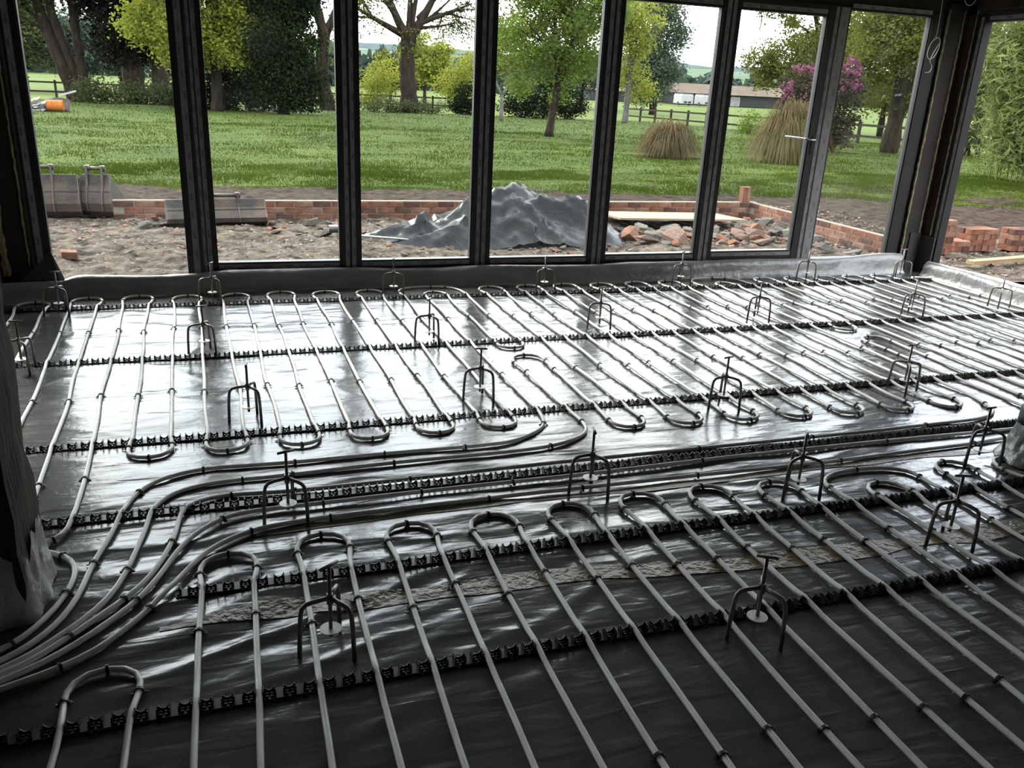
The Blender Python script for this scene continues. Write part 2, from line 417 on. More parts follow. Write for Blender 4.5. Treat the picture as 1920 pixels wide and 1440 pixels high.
struct(MB().box(-4.75, -4.6, -3.3, 6.4, -0.2, 2.75).build('wall_left', MT['plaster']), 'bare plasterboard wall at the left of the room')
struct(MB().box(-4.75, 6.4, -3.45, -3.2, -0.2, 2.75).build('wall_back', MT['plaster']), 'bare plasterboard wall behind the viewer')
struct(MB().box(6.14, 6.34, -3.2, 2.6, -0.2, 2.75).build('wall_right', MT['plaster']), 'bare plasterboard right wall before the side opening')
cl = struct(MB().box(-4.75, 6.4, -3.45, 6.45, 2.62, 2.75).build('ceiling', MT['plaster']), 'board ceiling above the glazing')
struct(MB().box(-4.75, -4.2, 6.28, 6.42, -0.2, 2.62).build('wall_front', MT['dark_wall']), 'dark wall beside the left end of the glazing')
w0 = struct(empty('window_8'), 'tall glazing continuing left of the foam-lined pier')  # out-of-view glazing, assumed to bring daylight onto the left floor
for xa in (-4.2, -2.95, -1.70):
    MB().box(xa-0.05, xa+0.05, 6.25, 6.325, 0, 2.21).build('stile', MT['frame'], w0)
MB().box(-4.2, -1.70, 6.254, 6.32, 0, 0.07).build('bottom_rail', MT['frame'], w0)
MB().box(-4.2, -1.70, 6.254, 6.32, 2.122, 2.21).build('top_rail', MT['frame'], w0)
for xa in (-4.15, -2.90):
    MB().box(xa, xa+1.15, 6.284, 6.290, 0.07, 2.122).build('pane', MT['glass'], w0)
struct(MB().box(-4.6, 6.14, 6.22, 6.42, -0.2, -0.002).build('trim_1', MT['dpc']), 'edge of slab under the glazing')
# lintel over the glazing with joist ends
lin = empty('trim_2', (0, 0, 0)); struct(lin, 'dark timber lintel with joist ends above the glazing')
MB().box(-4.6, 6.34, 6.27, 6.42, 2.21, 2.62).build('lintel_board', MT['dark_wall'], lin)
jm = MB().box(-0.03, 0.03, 5.2, 6.27, 2.40, 2.60).mesh('joist', MT['timber'])
for i, x in enumerate(np.arange(-4.0, 6.2, 0.6)):
    o = link('joist', jm, lin); o.location = (x, 0, 0)
lin2 = empty('trim_3'); struct(lin2, 'dark timber lintel above the side opening')
MB().box(6.14, 6.34, 2.6, 6.27, 2.22, 2.62).build('lintel_board', MT['dark_wall'], lin2)
MB().box(6.10, 6.14, 2.6, 6.1, 2.25, 2.36).build('timber_batten', MT['timber'], lin2)

# ---- lettering for the protective tape
def text_mesh(body, size):
    cu = bpy.data.curves.new('t', 'FONT'); cu.body = body; cu.size = size; cu.align_x = 'CENTER'; cu.align_y = 'CENTER'
    cu.resolution_u = 2
    o = bpy.data.objects.new('t', cu); COL.objects.link(o)
    dg = bpy.context.evaluated_depsgraph_get()
    me = o.evaluated_get(dg).to_mesh()
    V = np.array([v.co[:] for v in me.vertices]); F = [tuple(p.vertices) for p in me.polygons]
    o.evaluated_get(dg).to_mesh_clear()
    bpy.data.objects.remove(o); bpy.data.curves.remove(cu)
    return V, F
TXV, TXF = text_mesh('evo', 0.034)

def tape(parent, x0, x1, y, z0, z1, seed, horizontal=False, axis='x'):
    """protective tape strip standing 0.8 mm proud of the frame with printed word"""
    r_ = random.Random(seed)
    def P(a, b, z):   # a across facade, b toward the room
        return (a, b, z) if axis == 'x' else (b, a, z)
    mb = MB()
    lo = P(x0, y-0.0012, z0); hi = P(x1, y, z1)
    mb.box(min(lo[0], hi[0]), max(lo[0], hi[0]), min(lo[1], hi[1]), max(lo[1], hi[1]), z0, z1)
    t = mb.build('protective_tape', MT['tape'], parent)
    pb = MB()
    if not horizontal:
        z = z0 + 0.05 + r_.random()*0.08
        while z < z1-0.05:
            cx = (x0+x1)/2 + r_.uniform(-0.3, 0.3)*(x1-x0)*0.6
            s = -1 if r_.random() < 0.8 else 1
            pb.add([P(cx+s*v[1], y-0.0016, z-s*v[0]) for v in TXV], TXF)
            z += 0.125 + r_.random()*0.02
    else:
        x = x0 + 0.06
        while x < x1-0.05:
            pb.add([P(x+v[0], y-0.0016, (z0+z1)/2+v[1]) for v in TXV], TXF)
            x += 0.14
    pb.build('tape_print', MT['print'], t)
    return t

WIN = [(-1.25, -0.19, 0.095, 0.07, 0.095), (-0.19, 0.852, 0.095, 0.19, 0.074), (0.852, 1.855, 0.074, 0.19, 0.074),
       (1.855, 2.85, 0.074, 0.19, 0.078), (2.85, 3.845, 0.078, 0.2, 0.08), (3.845, 4.80, 0.08, 0.21, 0.055), (4.80, 5.83, 0.16, 0.13, 0.03)]
WLAB = ['leftmost tall pane without a sill rail, excavator buckets outside', 'second tall pane from the left with the dark evergreen outside',
        'third tall pane from the left with the thick bare trunk outside', 'fourth tall pane from the left above the tarpaulin heap',
        'fifth tall pane from the left beside the door leaf', 'glazed door leaf with chrome lever handle',
        'tall pane between the door and the dark corner post']
for i, (x0, x1, sl, sz, sr) in enumerate(WIN):
    isdoor = i == 5
    w = empty('door_1' if isdoor else 'window_%d' % (i+1 if i < 5 else 6), (0, 0, 0)); struct(w, WLAB[i])
    top = 2.185 if i == 6 else 2.122
    yb = WALL_Y
    MB().box(x0+0.001, x0+sl, yb, yb+0.075, -0.0, 2.21).build('stile', MT['frame'], w)
    MB().box(x1-sr, x1-0.001, yb, yb+0.075, -0.0, 2.21).build('stile', MT['frame'], w)
    MB().box(x0+sl, x1-sr, yb+0.004, yb+0.071, 0.0, sz).build('bottom_rail', MT['frame'], w)
    MB().box(x0+sl, x1-sr, yb+0.004, yb+0.071, top, 2.21).build('top_rail', MT['frame'], w)
    # glazing beads
    MB().box(x0+sl, x0+sl+0.008, yb+0.012, yb+0.06, sz, top).box(x1-sr-0.008, x1-sr, yb+0.012, yb+0.06, sz, top).build('glazing_bead', MT['cable_black'], w)
    MB().box(x0+sl+0.002, x1-sr-0.002, yb+0.034, yb+0.040, sz-0.01, top+0.01).build('pane', MT['glass'], w)
    if i == 0:
        tape(w, x0+0.018, x0+0.056, yb, 0.02, 2.2, 100)
        tape(w, x1-0.060, x1-0.018, yb, 0.02, 2.2, 101)
    else:
        if i == 1:
            tape(w, x0+0.008, x0+0.028, yb, 0.02, 2.2, 110); tape(w, x0+0.038, x0+0.066, yb, 0.02, 2.2, 111)
        elif i == 6:
            tape(w, x0+0.014, x0+0.044, yb, 0.02, 2.2, 112); tape(w, x0+0.062, x0+0.145, yb, 0.02, 2.2, 113)
        else:
            tape(w, x0+0.009, x0+0.038, yb, 0.02, 2.2, 120+i)
        if i < 5:
            tape(w, x1-sr+0.036, x1-0.009, yb, 0.02, 2.2, 140+i)
        tape(w, x0+sl+0.01, x1-sr-0.01, yb+0.004, sz-0.045, sz-0.015, 160+i, True)
        tape(w, x0+sl+0.01, x1-sr-0.01, yb+0.004, top+0.018, top+0.05, 180+i, True)
    if isdoor:
        h = empty('handle'); h.parent = w; h['label'] = 'chrome lever handle'
        MB().tube([(4.79, yb-0.002, 1.155), (4.79, yb-0.045, 1.155), (4.775, yb-0.055, 1.157), (4.66, yb-0.056, 1.165)], 0.0085, 8).build('lever', MT['chrome'], h, True)
        MB().tube([(4.79, yb+0.08, 1.155), (4.79, yb+0.12, 1.155), (4.775, yb+0.13, 1.157), (4.60, yb+0.131, 1.17)], 0.0085, 8).build('outer_lever', MT['chrome'], h, True)
        MB().box(4.772, 4.808, yb-0.008, yb, 1.04, 1.19).build('back_plate', MT['frame'], h)

# ---- corner post with foam beads
cp = empty('trim_4'); struct(cp, 'dark corner post with foam lines and black damp-proof sheet at its foot')
MB().box(5.83, 5.94, 6.25, 6.33, 0, 2.22).build('post_side', MT['frame'], cp)
MB().box(5.94, 6.20, 6.22, 6.30, 0, 2.30).build('post_face', MT['dark_wall'], cp)
MB().box(6.14, 6.22, 6.10, 6.22, 0, 2.30).build('post_return', MT['timber'], cp)
MB().box(6.15, 6.23, 6.03, 6.10, 0, 2.22).build('side_stile', MT['frame'], cp)
def foam(parent, x, y, z0, z1, seed, r=0.009):
    r_ = random.Random(seed)
    n = 60; pts = []; rs = []
    for k in range(n+1):
        pts.append((x+r_.uniform(-.003, .003), y+r_.uniform(-.002, .002), z0+(z1-z0)*k/n)); rs.append(r*r_.uniform(0.7, 1.35))
    return MB().tube(pts, rs, 6).build('foam_bead', MT['foam'], parent)
foam(cp, 5.94, 6.222, 0.12, 2.25, 1); foam(cp, 6.10, 6.215, 0.3, 2.25, 2); foam(cp, 6.137, 6.115, 0.35, 2.25, 4, 0.006)
tape(cp, 6.045, 6.075, 6.15, 0.3, 2.2, 300, axis='y')
MB().box(6.0, 6.139, 6.205, 6.219, 0, 0.36).box(6.122, 6.139, 6.04, 6.205, 0, 0.34).build('damp_proof_sheet', MT['dpc'], cp)

# ---- side glazing on the right
ws = empty('window_7'); struct(ws, 'open side window frame in the right wall, bamboo and brick stacks outside')
MB().box(6.16, 6.23, 2.6, 6.03, 2.16, 2.22).build('top_rail', MT['frame'], ws)
MB().box(6.16, 6.23, 2.6, 6.03, 0.0, 0.04).build('threshold', MT['frame'], ws)
MB().box(6.16, 6.23, 2.6, 2.7, 0.04, 2.16).build('stile', MT['frame'], ws)
tape(ws, 2.8, 6.0, 6.16, 2.175, 2.205, 320, True, 'y')

# ---- left reveal with foam
lr = empty('trim_5'); struct(lr, 'dark left reveal boards with ragged foam lines')
MB().box(-1.40, -1.255, 6.22, 6.30, 0, 2.62).build('reveal_board', MT['dark_wall'], lr)
MB().box(-1.62, -1.44, 6.12, 6.28, 0, 2.62).build('reveal_board', MT['osb'], lr)
MB().box(-1.66, -1.255, 6.302, 6.34, 0, 2.62).build('backing_board', MT['dark_wall'], lr)
foam(lr, -1.415, 6.20, 0.14, 2.6, 5, 0.022); foam(lr, -1.275, 6.212, 0.2, 2.6, 8, 0.006); foam(lr, -1.60, 6.10, 0.14, 2.6, 6, 0.022)

# ------------------------------------------------------------------ polythene upstand round the edge
def upstand(name, path, normals, label, hfun, seed):
    """path: points along the wall foot, profile rises and rolls back over"""
    prof = [(0.0, 0.000), (0.012, 0.004), (0.030, 0.022), (0.042, 0.055), (0.050, 0.09), (0.062, 0.118), (0.082, 0.134), (0.106, 0.138), (0.122, 0.130)]
    n = len(path); V = np.zeros((n, len(prof), 3))
    for i, (p, nn) in enumerate(zip(path, normals)):
        s = i*0.025
        k = hfun(i/(n-1))
        for j, (o_, z) in enumerate(prof):
            wv = (vnoise(np.array(s*2.1+j*0.06), np.array(j*0.5), seed)-0.5)*0.035*min(1, j/3)
            wz = (vnoise(np.array(s*1.6), np.array(3.3), seed+5)-0.5)*0.03*(j/8)
            cr = (ridged(np.array(s*3+j*0.45), np.array(j*0.5+s*0.7), seed+9, 3)-0.6)*0.022
            V[i, j] = (p[0]+nn[0]*(o_+wv*0.5+cr), p[1]+nn[1]*(o_+wv*0.5+cr), z*k+wz+cr*0.3 if j else -0.004)
    me = grid_mesh(name, V[:, :, 0], V[:, :, 1], V[:, :, 2], MT['poly_up'])
    o = link(name, me)
    tag(o, label, 'plastic sheet')
    return o
xs_ = np.arange(-1.14, 5.93, 0.025)
upstand('sheet_upstand', [(x, 6.09+0.02*math.sin(x*1.7)-0.05*math.exp(-((x+1.14)/0.10)**2)) for x in xs_], [(0, 1)]*len(xs_), 'grey polythene edge turned up along the foot of the long glazing',
        lambda t: 1.0+0.25*math.exp(-((t-0.98)/0.05)**2)-0.30*math.exp(-(t/0.014)**2), 3)
ys_ = np.arange(5.98, 2.5, -0.025)
upstand('sheet_upstand', [(5.955-0.0*(y), y) for y in ys_], [(1, 0)]*len(ys_), 'grey polythene edge turned up along the right side opening', lambda t: 1.05, 8)
xl_ = np.arange(-2.3, -1.07, 0.025)
upstand('sheet_upstand', [(x, 5.96+0.05*(x+1.1)) for x in xl_], [(0.1, 1)]*len(xl_), 'slack grey polythene edge in the left corner below the triangular flap', lambda t: 0.95, 12)
fl = MB()
P = [(-1.34, 6.07, 0.10), (-1.13, 6.16, 0.305), (-1.085, 6.12, 0.10)]
P2 = [(-1.34, 6.085, 0.10), (-1.13, 6.175, 0.305), (-1.06, 6.15, 0.10)]
fl.add(P+P2, [(0, 2, 1), (3, 4, 5), (0, 1, 4, 3), (1, 2, 5, 4), (2, 0, 3, 5)])
tag(fl.build('sheet_flap', MT['dpc']), 'folded triangular flap of dark sheet standing in the left corner', 'plastic sheet')

# ------------------------------------------------------------------ joint tapes on the floor
def floor_tape(name, pts, width, mat, label, seed):
    path = catmull(pts, 0.03)
    n = len(path); V = np.zeros((n, 5, 3))
    for i, p in enumerate(path):
        tp_ = min(1.0, 0.25+i/14.0, 0.25+(n-1-i)/14.0)
        w0 = tp_*width*(0.6+0.8*float(vnoise(np.array(i*0.12), np.array(seed*1.0), seed)))
        w1 = tp_*width*(0.6+0.8*float(vnoise(np.array(i*0.12), np.array(seed+4.0), seed)))
        for j, t in enumerate((-1, -0.5, 0, 0.5, 1)):
            x = p[0]; y = p[1] + (t*w0 if t < 0 else t*w1)
            V[i, j] = (x, y, 0)
    V[:, :, 2] = floor_h(V[:, :, 0], V[:, :, 1]) + 0.0022
    o = link(name, grid_mesh(name, V[:, :, 0], V[:, :, 1], V[:, :, 2], mat))
    return tag(o, label, 'tape')
floor_tape('joint_tape', [(-0.26, 2.175), (0.0, 2.185), (0.34, 2.165), (0.68, 2.155), (1.04, 2.14), (1.59, 2.075), (2.25, 2.05), (2.81, 2.04), (3.5, 2.03)], 0.045, MT['tape_brown'],
           'long brown tape over the sheet joint between the two nearest clip rails', 2)
floor_tape('joint_tape', [(0.02, 2.645), (0.43, 2.672), (0.84, 2.68), (1.5, 2.66), (2.27, 2.665), (2.85, 2.67), (3.4, 2.62)], 0.022, MT['tape_straw'],
           'straw coloured tape line along the lowest transfer pipe', 6)
floor_tape('joint_tape', [(3.1, 2.52), (3.3, 2.36), (3.5, 2.22), (3.8, 2.05)], 0.03, MT['tape_straw'], 'straw coloured tape beside the wrapped black column', 8)
# long dusty scuff on the sheet: clear strip joining the far sheets
floor_tape('joint_tape', [(0.02, 5.4), (0.06, 4.7), (0.1, 4.0)], 0.006, MT['wrap'], 'thin clear tape line down the far left bay', 9)

# ------------------------------------------------------------------ clip rails
def cradle_mesh():
    mb = MB()
    mb.box(-0.0250, 0.0250, -0.020, 0.020, 0.0, 0.0035)
    for s in (-1, 1):            # toothed prongs either side of the pipe seat
        x0, x1 = s*0.0088, s*0.0118
        a, b = min(x0, x1), max(x0, x1)
        mb.box(a, b, -0.016, 0.016, 0.0035, 0.018)
        for yy in (-0.013, -0.0045, 0.004):
            mb.box(a, b, yy, yy+0.0055, 0.018, 0.025)
    # dished webs filling the space to the neighbouring seats
    for s in (-1, 1):
        xa, xb, xc = s*0.0118, s*0.0185, s*0.025
        for yy in (0.008,):
            vs = [(xa, yy, 0.0035), (xb, yy, 0.0035), (xc, yy, 0.0035), (xa, yy, 0.019), (xb, yy, 0.0115), (xc, yy, 0.0095),
                  (xa, yy+0.003, 0.0035), (xb, yy+0.003, 0.0035), (xc, yy+0.003, 0.0035), (xa, yy+0.003, 0.019), (xb, yy+0.003, 0.0115), (xc, yy+0.003, 0.0095)]
            mb.add(vs, [(0, 1, 4, 3), (1, 2, 5, 4), (6, 9, 10, 7), (7, 10, 11, 8), (3, 4, 10, 9), (4, 5, 11, 10)])
        mb.box(min(s*0.0155, s*0.022), max(s*0.0155, s*0.022), -0.014, -0.010, 0.0035, 0.009)
        mb.box(min(s*0.0155, s*0.022), max(s*0.0155, s*0.022), -0.004, 0.000, 0.0035, 0.009)
    # barbed feet along the near edge
    mb.box(-0.020, -0.014, -0.027, -0.020, 0.0, 0.0025).box(0.014, 0.020, -0.027, -0.020, 0.0, 0.0025)
    return mb.mesh('cradle', MT['black_plastic'])
CRADLE = cradle_mesh()
def xk(k, Y):
    sh = np.interp(k, [-2, 0, 15, 30, 46], [0.045, 0.045, 0.016, 0.0, 0.0])
    return -0.945 + 0.1525*k + (4.65-Y)*sh

RAIL_SPEC = [(-1.48, 5.93, 5.80, 'black clip rail nearest the glazing, under the far pipe bends'),
             (-1.30, 6.05, 4.66, 'second black clip rail from the glazing'),
             (-0.86, 5.5, 3.53, 'third black clip rail from the glazing, beside the near ends of the far loops'),
             (-0.68, 4.35, 2.88, 'black clip rail lying between the two long transfer pipes'),
             (-0.22, 4.0, 2.34, 'black clip rail just below the tops of the near loops'),
             (-0.80, 3.6, 1.82, 'black clip rail nearest the viewer')]
for x0, x1, y, lab in RAIL_SPEC:
    rail = tag(empty('clip_rail', (x0, y, 0.0)), lab, 'clip rail', 'clip rails across the floor')
    if y > 3: xs_c = [float(xk(q/3, y)) for q in range(-30, 160) if x0 <= xk(q/3, y) <= x1]
    elif y > 2.5: xs_c = [-0.58+0.0508*q for q in range(-2, 97)]
    else: xs_c = [-0.46+0.05*q+0.012*(y-1.3) for q in range(-20, 90) if x0 <= -0.46+0.05*q <= x1]
    n = len(xs_c)
    MB().box(xs_c[0]-x0-0.03, xs_c[-1]-x0+0.03, -0.006, 0.006, 0.0005, 0.0030).build('base_strip', MT['black_plastic'], rail)
    for i in range(n):
        # tiny misalignment between metre lengths
        o = link('cradle', CRADLE, rail)
        o.location = (xs_c[i]-x0, 0.003*math.sin((i//20)*2.1), 0.003)

# ------------------------------------------------------------------ heating pipes
PR = 0.0085
clip_mb = MB()
# arch over the pipe plus barbed feet (local: pipe runs along X)
arc = [(0.0, -0.0115, 0.0)] + [(0.0, -0.0115*math.cos(a), 0.009+0.0115*math.sin(a)) for a in np.linspace(0, math.pi, 9)] + [(0.0, 0.0115, 0.0)]
for k in range(len(arc)-1):
    a = Vector(arc[k]); b = Vector(arc[k+1]); d = (b-a); L = d.length; d.normalize(); nrm = Vector((1, 0, 0)).cross(d)
    clip_mb.obox((a+b)/2, (0.004, 0, 0), d*(L/2+0.0006), nrm*0.0016)
for s in (-1, 1):
    clip_mb.obox((0, s*0.0165, 0.0035), (0.0025, 0, 0), (0, 0.0055, 0), (0, 0, 0.0015))
    clip_mb.obox((0.0045, s*0.0145, 0.006), (0.0012, 0.0, 0), (0, 0.004, 0.002), (0, 0, 0.0012))
CLIP = clip_mb.mesh('pipe_clip', MT['black_plastic'])

class Pipe:
    def __init__(s):
        s.p = []; s.c = []
    def to(s, *pts):
        s.p += [tuple(p) for p in pts]; return s
    def clip(s, *pts):
        s.c += [tuple(p) for p in pts]; return s

def leg(pp, k, y0, y1, clips=(5.22, 4.10)):
    n = max(2, int(abs(y1-y0)/0.16))
    for i in range(n+1):
        y = y0+(y1-y0)*i/n
        wob = (0.006*math.sin(k*2.3+y*3.1)+0.003*math.sin(k*5.1-y*5.7))*min(abs(y-q_)/0.35 for q_ in RAILS_Y[:3]+[9])
        pp.to((xk(k, y)+wob, y))
    for y in clips:
        if min(y0, y1) < y < max(y0, y1):
            yy = y+0.03*math.sin(k*3.7)
            pp.clip((xk(k, yy)+0.006*math.sin(k*2.3+yy*3.1), yy))

def top_turn(pp, ka, kb, apex, r=0.098):
    """bulbous U-turn at the far end, from leg ka to leg kb"""
    d = 1 if kb > ka else -1
    ya = apex-0.27
    xa, xb = xk(ka, ya), xk(kb, ya); xm = (xa+xb)/2; w = abs(xb-xa)/2
    rr = max(r, w*1.12)
    pts = [(xm-d*rr*0.97, apex-0.145), (xm-d*rr, apex-0.09), (xm-d*rr*0.62, apex-0.022), (xm, apex), (xm+d*rr*0.62, apex-0.022), (xm+d*rr, apex-0.09), (xm+d*rr*0.97, apex-0.145)]
    pp.to(*pts); pp.clip(pts[3], pts[0], pts[6])

def bot_turn(pp, ka, kb, apex, r=0.090):
    d = 1 if kb > ka else -1
    xa, xb = xk(ka, apex+0.15), xk(kb, apex+0.15); xm = (xa+xb)/2
    pts = [(xm-d*r*0.97, apex+0.12), (xm-d*r, apex+0.085), (xm-d*r*0.62, apex+0.02), (xm, apex), (xm+d*r*0.62, apex+0.02), (xm+d*r, apex+0.085), (xm+d*r*0.97, apex+0.12)]
    pp.to(*pts); pp.clip(pts[3], pts[0], pts[6])

def outer_turn(pp, ka, kb, apex):
    ya = apex-0.27
    xa, xb = xk(ka, ya), xk(kb, ya); d = 1 if kb > ka else -1
    L = abs(xb-xa)
    pts = [(xa-d*0.018, apex-0.15), (xa+d*0.005, apex-0.06), (xa+d*0.10, apex-0.005), (xa+d*L*0.55, apex), (xb-d*0.10, apex-0.03), (xb-d*0.015, apex-0.12)]
    pp.to(*pts); pp.clip(pts[0], pts[3], pts[4])

TR = dict(
 T1=[(1.344,3.362),(1.309,3.304),(1.215,3.238),(1.123,3.19),(0.901,3.18),(0.557,3.185),(0.201,3.182),(0.041,3.188),(-0.155,3.195),(-0.312,3.135),(-0.396,3.01),(-0.428,2.848),(-0.447,2.714),(-0.475,2.57),(-0.489,2.429),(-0.504,2.342),(-0.534,2.249),(-0.579,2.184),(-0.643,2.121)],
 T2=[(1.524,3.358),(1.514,3.261),(1.468,3.192),(1.391,3.147),(1.268,3.108),(1.09,3.092),(0.583,3.09),(0.188,3.070),(0.036,3.066),(-0.06,3.068),(-0.191,3.044),(-0.281,2.985),(-0.322,2.894),(-0.338,2.742),(-0.37,2.512),(-0.399,2.385),(-0.436,2.304),(-0.488,2.227),(-0.53,2.18),(-0.635,2.086)],
 T3=[(3.734,3.066),(3.683,3.01),(3.532,2.962),(3.186,2.951),(2.788,2.945),(2.274,2.943),(1.525,2.945),(1.042,2.943),(0.614,2.930),(0.185,2.928),(0.032,2.940),(-0.096,2.948),(-0.187,2.918),(-0.224,2.87),(-0.236,2.736),(-0.247,2.648),(-0.277,2.521),(-0.316,2.415),(-0.368,2.335),(-0.437,2.252),(-0.542,2.13),(-0.631,2.063)],
 T4=[(3.60,2.815),(2.842,2.828),(2.203,2.832),(1.859,2.828),(1.283,2.815),(1.0,2.815),(0.633,2.814),(0.271,2.808),(0.027,2.804),(-0.056,2.79),(-0.118,2.752),(-0.181,2.677),(-0.228,2.583),(-0.273,2.449),(-0.328,2.324),(-0.401,2.226),(-0.467,2.149),(-0.542,2.085),(-0.625,2.038)],
 T5=[(3.9,2.74),(3.428,2.728),(3.241,2.712),(2.816,2.702),(2.474,2.692),(2.104,2.695),(1.764,2.702),(1.262,2.704),(0.965,2.706),(0.859,2.702),(0.289,2.698),(0.05,2.675),(-0.032,2.645),(-0.128,2.57),(-0.190,2.469),(-0.244,2.356),(-0.292,2.271),(-0.384,2.139),(-0.451,2.080),(-0.536,2.035),(-0.62,2.005)],
 T0=[(-1.05,2.70),(-0.80,2.71),(-0.665,2.695),(-0.605,2.672),(-0.569,2.645),(-0.535,2.600),(-0.518,2.526),(-0.523,2.451),(-0.545,2.344),(-0.583,2.255),(-0.63,2.187),(-0.70,2.145)])
ENDS = dict(T0=[(-0.95,2.06),(-1.3,2.02)], T1=[(-0.95,2.0),(-1.3,1.97)], T2=[(-0.95,1.96),(-1.3,1.93)], T3=[(-0.95,1.925),(-1.3,1.89)], T4=[(-0.95,1.89),(-1.3,1.85)], T5=[(-0.95,1.855),(-1.3,1.81)])
TCL = dict(T1=[(0.901,3.18),(0.557,3.185),(0.201,3.182),(-0.155,3.195),(-0.37,3.055),(-0.475,2.57)], T2=[(1.268,3.108),(0.583,3.09),(0.188,3.07),(-0.015,3.067),(-0.37,2.512),(-0.505,2.205)],
           T3=[(3.186,2.951),(2.5,2.944),(1.9,2.944),(0.614,2.93),(0.185,2.928),(-0.06,2.948),(-0.247,2.648),(-0.37,2.335)], T4=[(2.842,2.828),(1.859,2.828),(1.0,2.815),(0.633,2.814),(0.271,2.808),(-0.08,2.779),(-0.335,2.314)],
           T5=[(3.241,2.712),(2.474,2.692),(1.764,2.702),(1.262,2.704),(0.859,2.702),(0.289,2.698),(0.0,2.66),(-0.292,2.271),(-0.48,2.062)], T0=[(-0.569,2.645),(-0.530,2.42),(-0.63,2.187)])
def TP(name, rev=False):
    q = TR[name] + ENDS[name]
    return q[::-1] if rev else q

def pipe_object(pp, label):
    path = catmull(pp.p, 0.035)
    path = np.array(path)
    # smooth a little
    for _ in range(2):
        path[1:-1] = 0.25*path[:-2]+0.5*path[1:-1]+0.25*path[2:]
    d = np.gradient(path, axis=0); d /= np.maximum(1e-9, np.linalg.norm(d, axis=1))[:, None]
    z = np.full(len(path), 0.0110)
    for ry, (x0, x1, yy, _) in zip(RAILS_Y, RAIL_SPEC):
        on = (path[:, 0] > x0-0.05) & (path[:, 0] < x1+0.05)
        z += on*np.abs(d[:, 1])**2*0.0085*np.exp(-((path[:, 1]-ry)/0.045)**2)
    root = tag(empty('heating_pipe', (float(path[0, 0]), float(path[0, 1]), 0)), label, 'pipe', 'underfloor heating pipes')
    ox, oy = float(path[0, 0]), float(path[0, 1])
    pts = [(p[0]-ox, p[1]-oy, zz) for p, zz in zip(path, z)]
    MB().tube(pts, PR, 8).build('tube', MT['pipe'], root, True)
    for c in pp.c:
        dd = np.hypot(path[:, 0]-c[0], path[:, 1]-c[1]); i = int(np.argmin(dd))
        if dd[i] > 0.06: continue
        o = link('pipe_clip', CLIP, root)
        o.location = (path[i, 0]-ox, path[i, 1]-oy, z[i]-0.0095)
        o.rotation_euler = (0, 0, math.atan2(d[i, 1], d[i, 0])+0.15*math.sin(i*1.7))
    return root

TOPY = 6.065

# circuit 1: far left loops
A = Pipe()
A.to((-1.1, 2.775), (-0.85, 2.765), (-0.70, 2.745), (-0.612, 2.735), (-0.590, 2.77), (-0.579, 2.83), (-0.578, 2.95), (-0.580, 3.2)).clip((-0.60, 2.75), (-0.580, 3.2))
leg(A, 2, 3.4, 5.80)
k = 2
for k in range(2, 13, 2):
    top_turn(A, k, k+1, TOPY+0.02*math.sin(k)); leg(A, k+1, 5.80, 3.52); bot_turn(A, k+1, k+2, 3.335); leg(A, k+2, 3.52, 5.80)
outer_turn(A, 14, 17, 6.085); leg(A, 17, 5.80, 4.68); bot_turn(A, 17, 16, 4.485, 0.085); leg(A, 16, 4.68, 5.60, (5.22,)); top_turn(A, 16, 15, 5.945, 0.086); leg(A, 15, 5.60, 3.50)
A.to(*TP('T1')).clip(*TCL['T1'], (1.344, 3.362))
pipe_object(A, 'white heating pipe looping back and forth over the far left half of the floor')
# circuit 2: far middle loops
B = Pipe()
B.to(*TP('T2', True)).clip(*TCL['T2'], (1.524, 3.358))
leg(B, 16, 3.5, 4.12, (4.16,)); top_turn(B, 16, 17, 4.38); B.clip((xk(16, 4.1), 4.1), (xk(17, 4.1), 4.1)); leg(B, 17, 4.12, 3.42)
for i, k in enumerate(range(17, 30, 2)):
    ap = 3.215-0.018*i
    bot_turn(B, k, k+1, ap); leg(B, k+1, ap+0.2, 5.80)
    if k < 29:
        top_turn(B, k+1, k+2, TOPY+0.01*math.sin(k)); leg(B, k+2, 5.80, ap+0.18)
outer_turn(B, 30, 33, 6.11); leg(B, 33, 5.80, 4.68); bot_turn(B, 33, 32, 4.475, 0.085); leg(B, 32, 4.68, 5.60, (5.22,)); top_turn(B, 32, 31, 5.96, 0.086); leg(B, 31, 5.60, 3.25)
B.to(*TP('T3')).clip(*TCL['T3'], (3.734, 3.15))
pipe_object(B, 'white heating pipe looping over the middle of the far floor')
# circuit 3: far right loops
Cc = Pipe()
Cc.to(*TP('T4', True)).clip(*TCL['T4']).to((3.83, 2.83), (3.905, 2.90), (3.935, 3.02))
leg(Cc, 32, 3.2, 4.10, ()); top_turn(Cc, 32, 33, 4.36); Cc.clip((xk(32, 4.08), 4.08), (xk(32, 3.95), 3.95), (xk(33, 3.9), 3.9)); leg(Cc, 33, 4.10, 3.28)
for i, k in enumerate(range(33, 46, 2)):
    bot_turn(Cc, k, k+1, 3.08); leg(Cc, k+1, 3.28, 5.80 if k < 43 else 5.60)
    if k < 44:
        top_turn(Cc, k+1, k+2, TOPY+0.015 if k < 42 else 5.93); leg(Cc, k+2, 5.80 if k < 42 else 5.6, 3.28)
Cc.p = Cc.p[:-1]
pipe_object(Cc, 'white heating pipe looping over the far right part of the floor by the side opening')
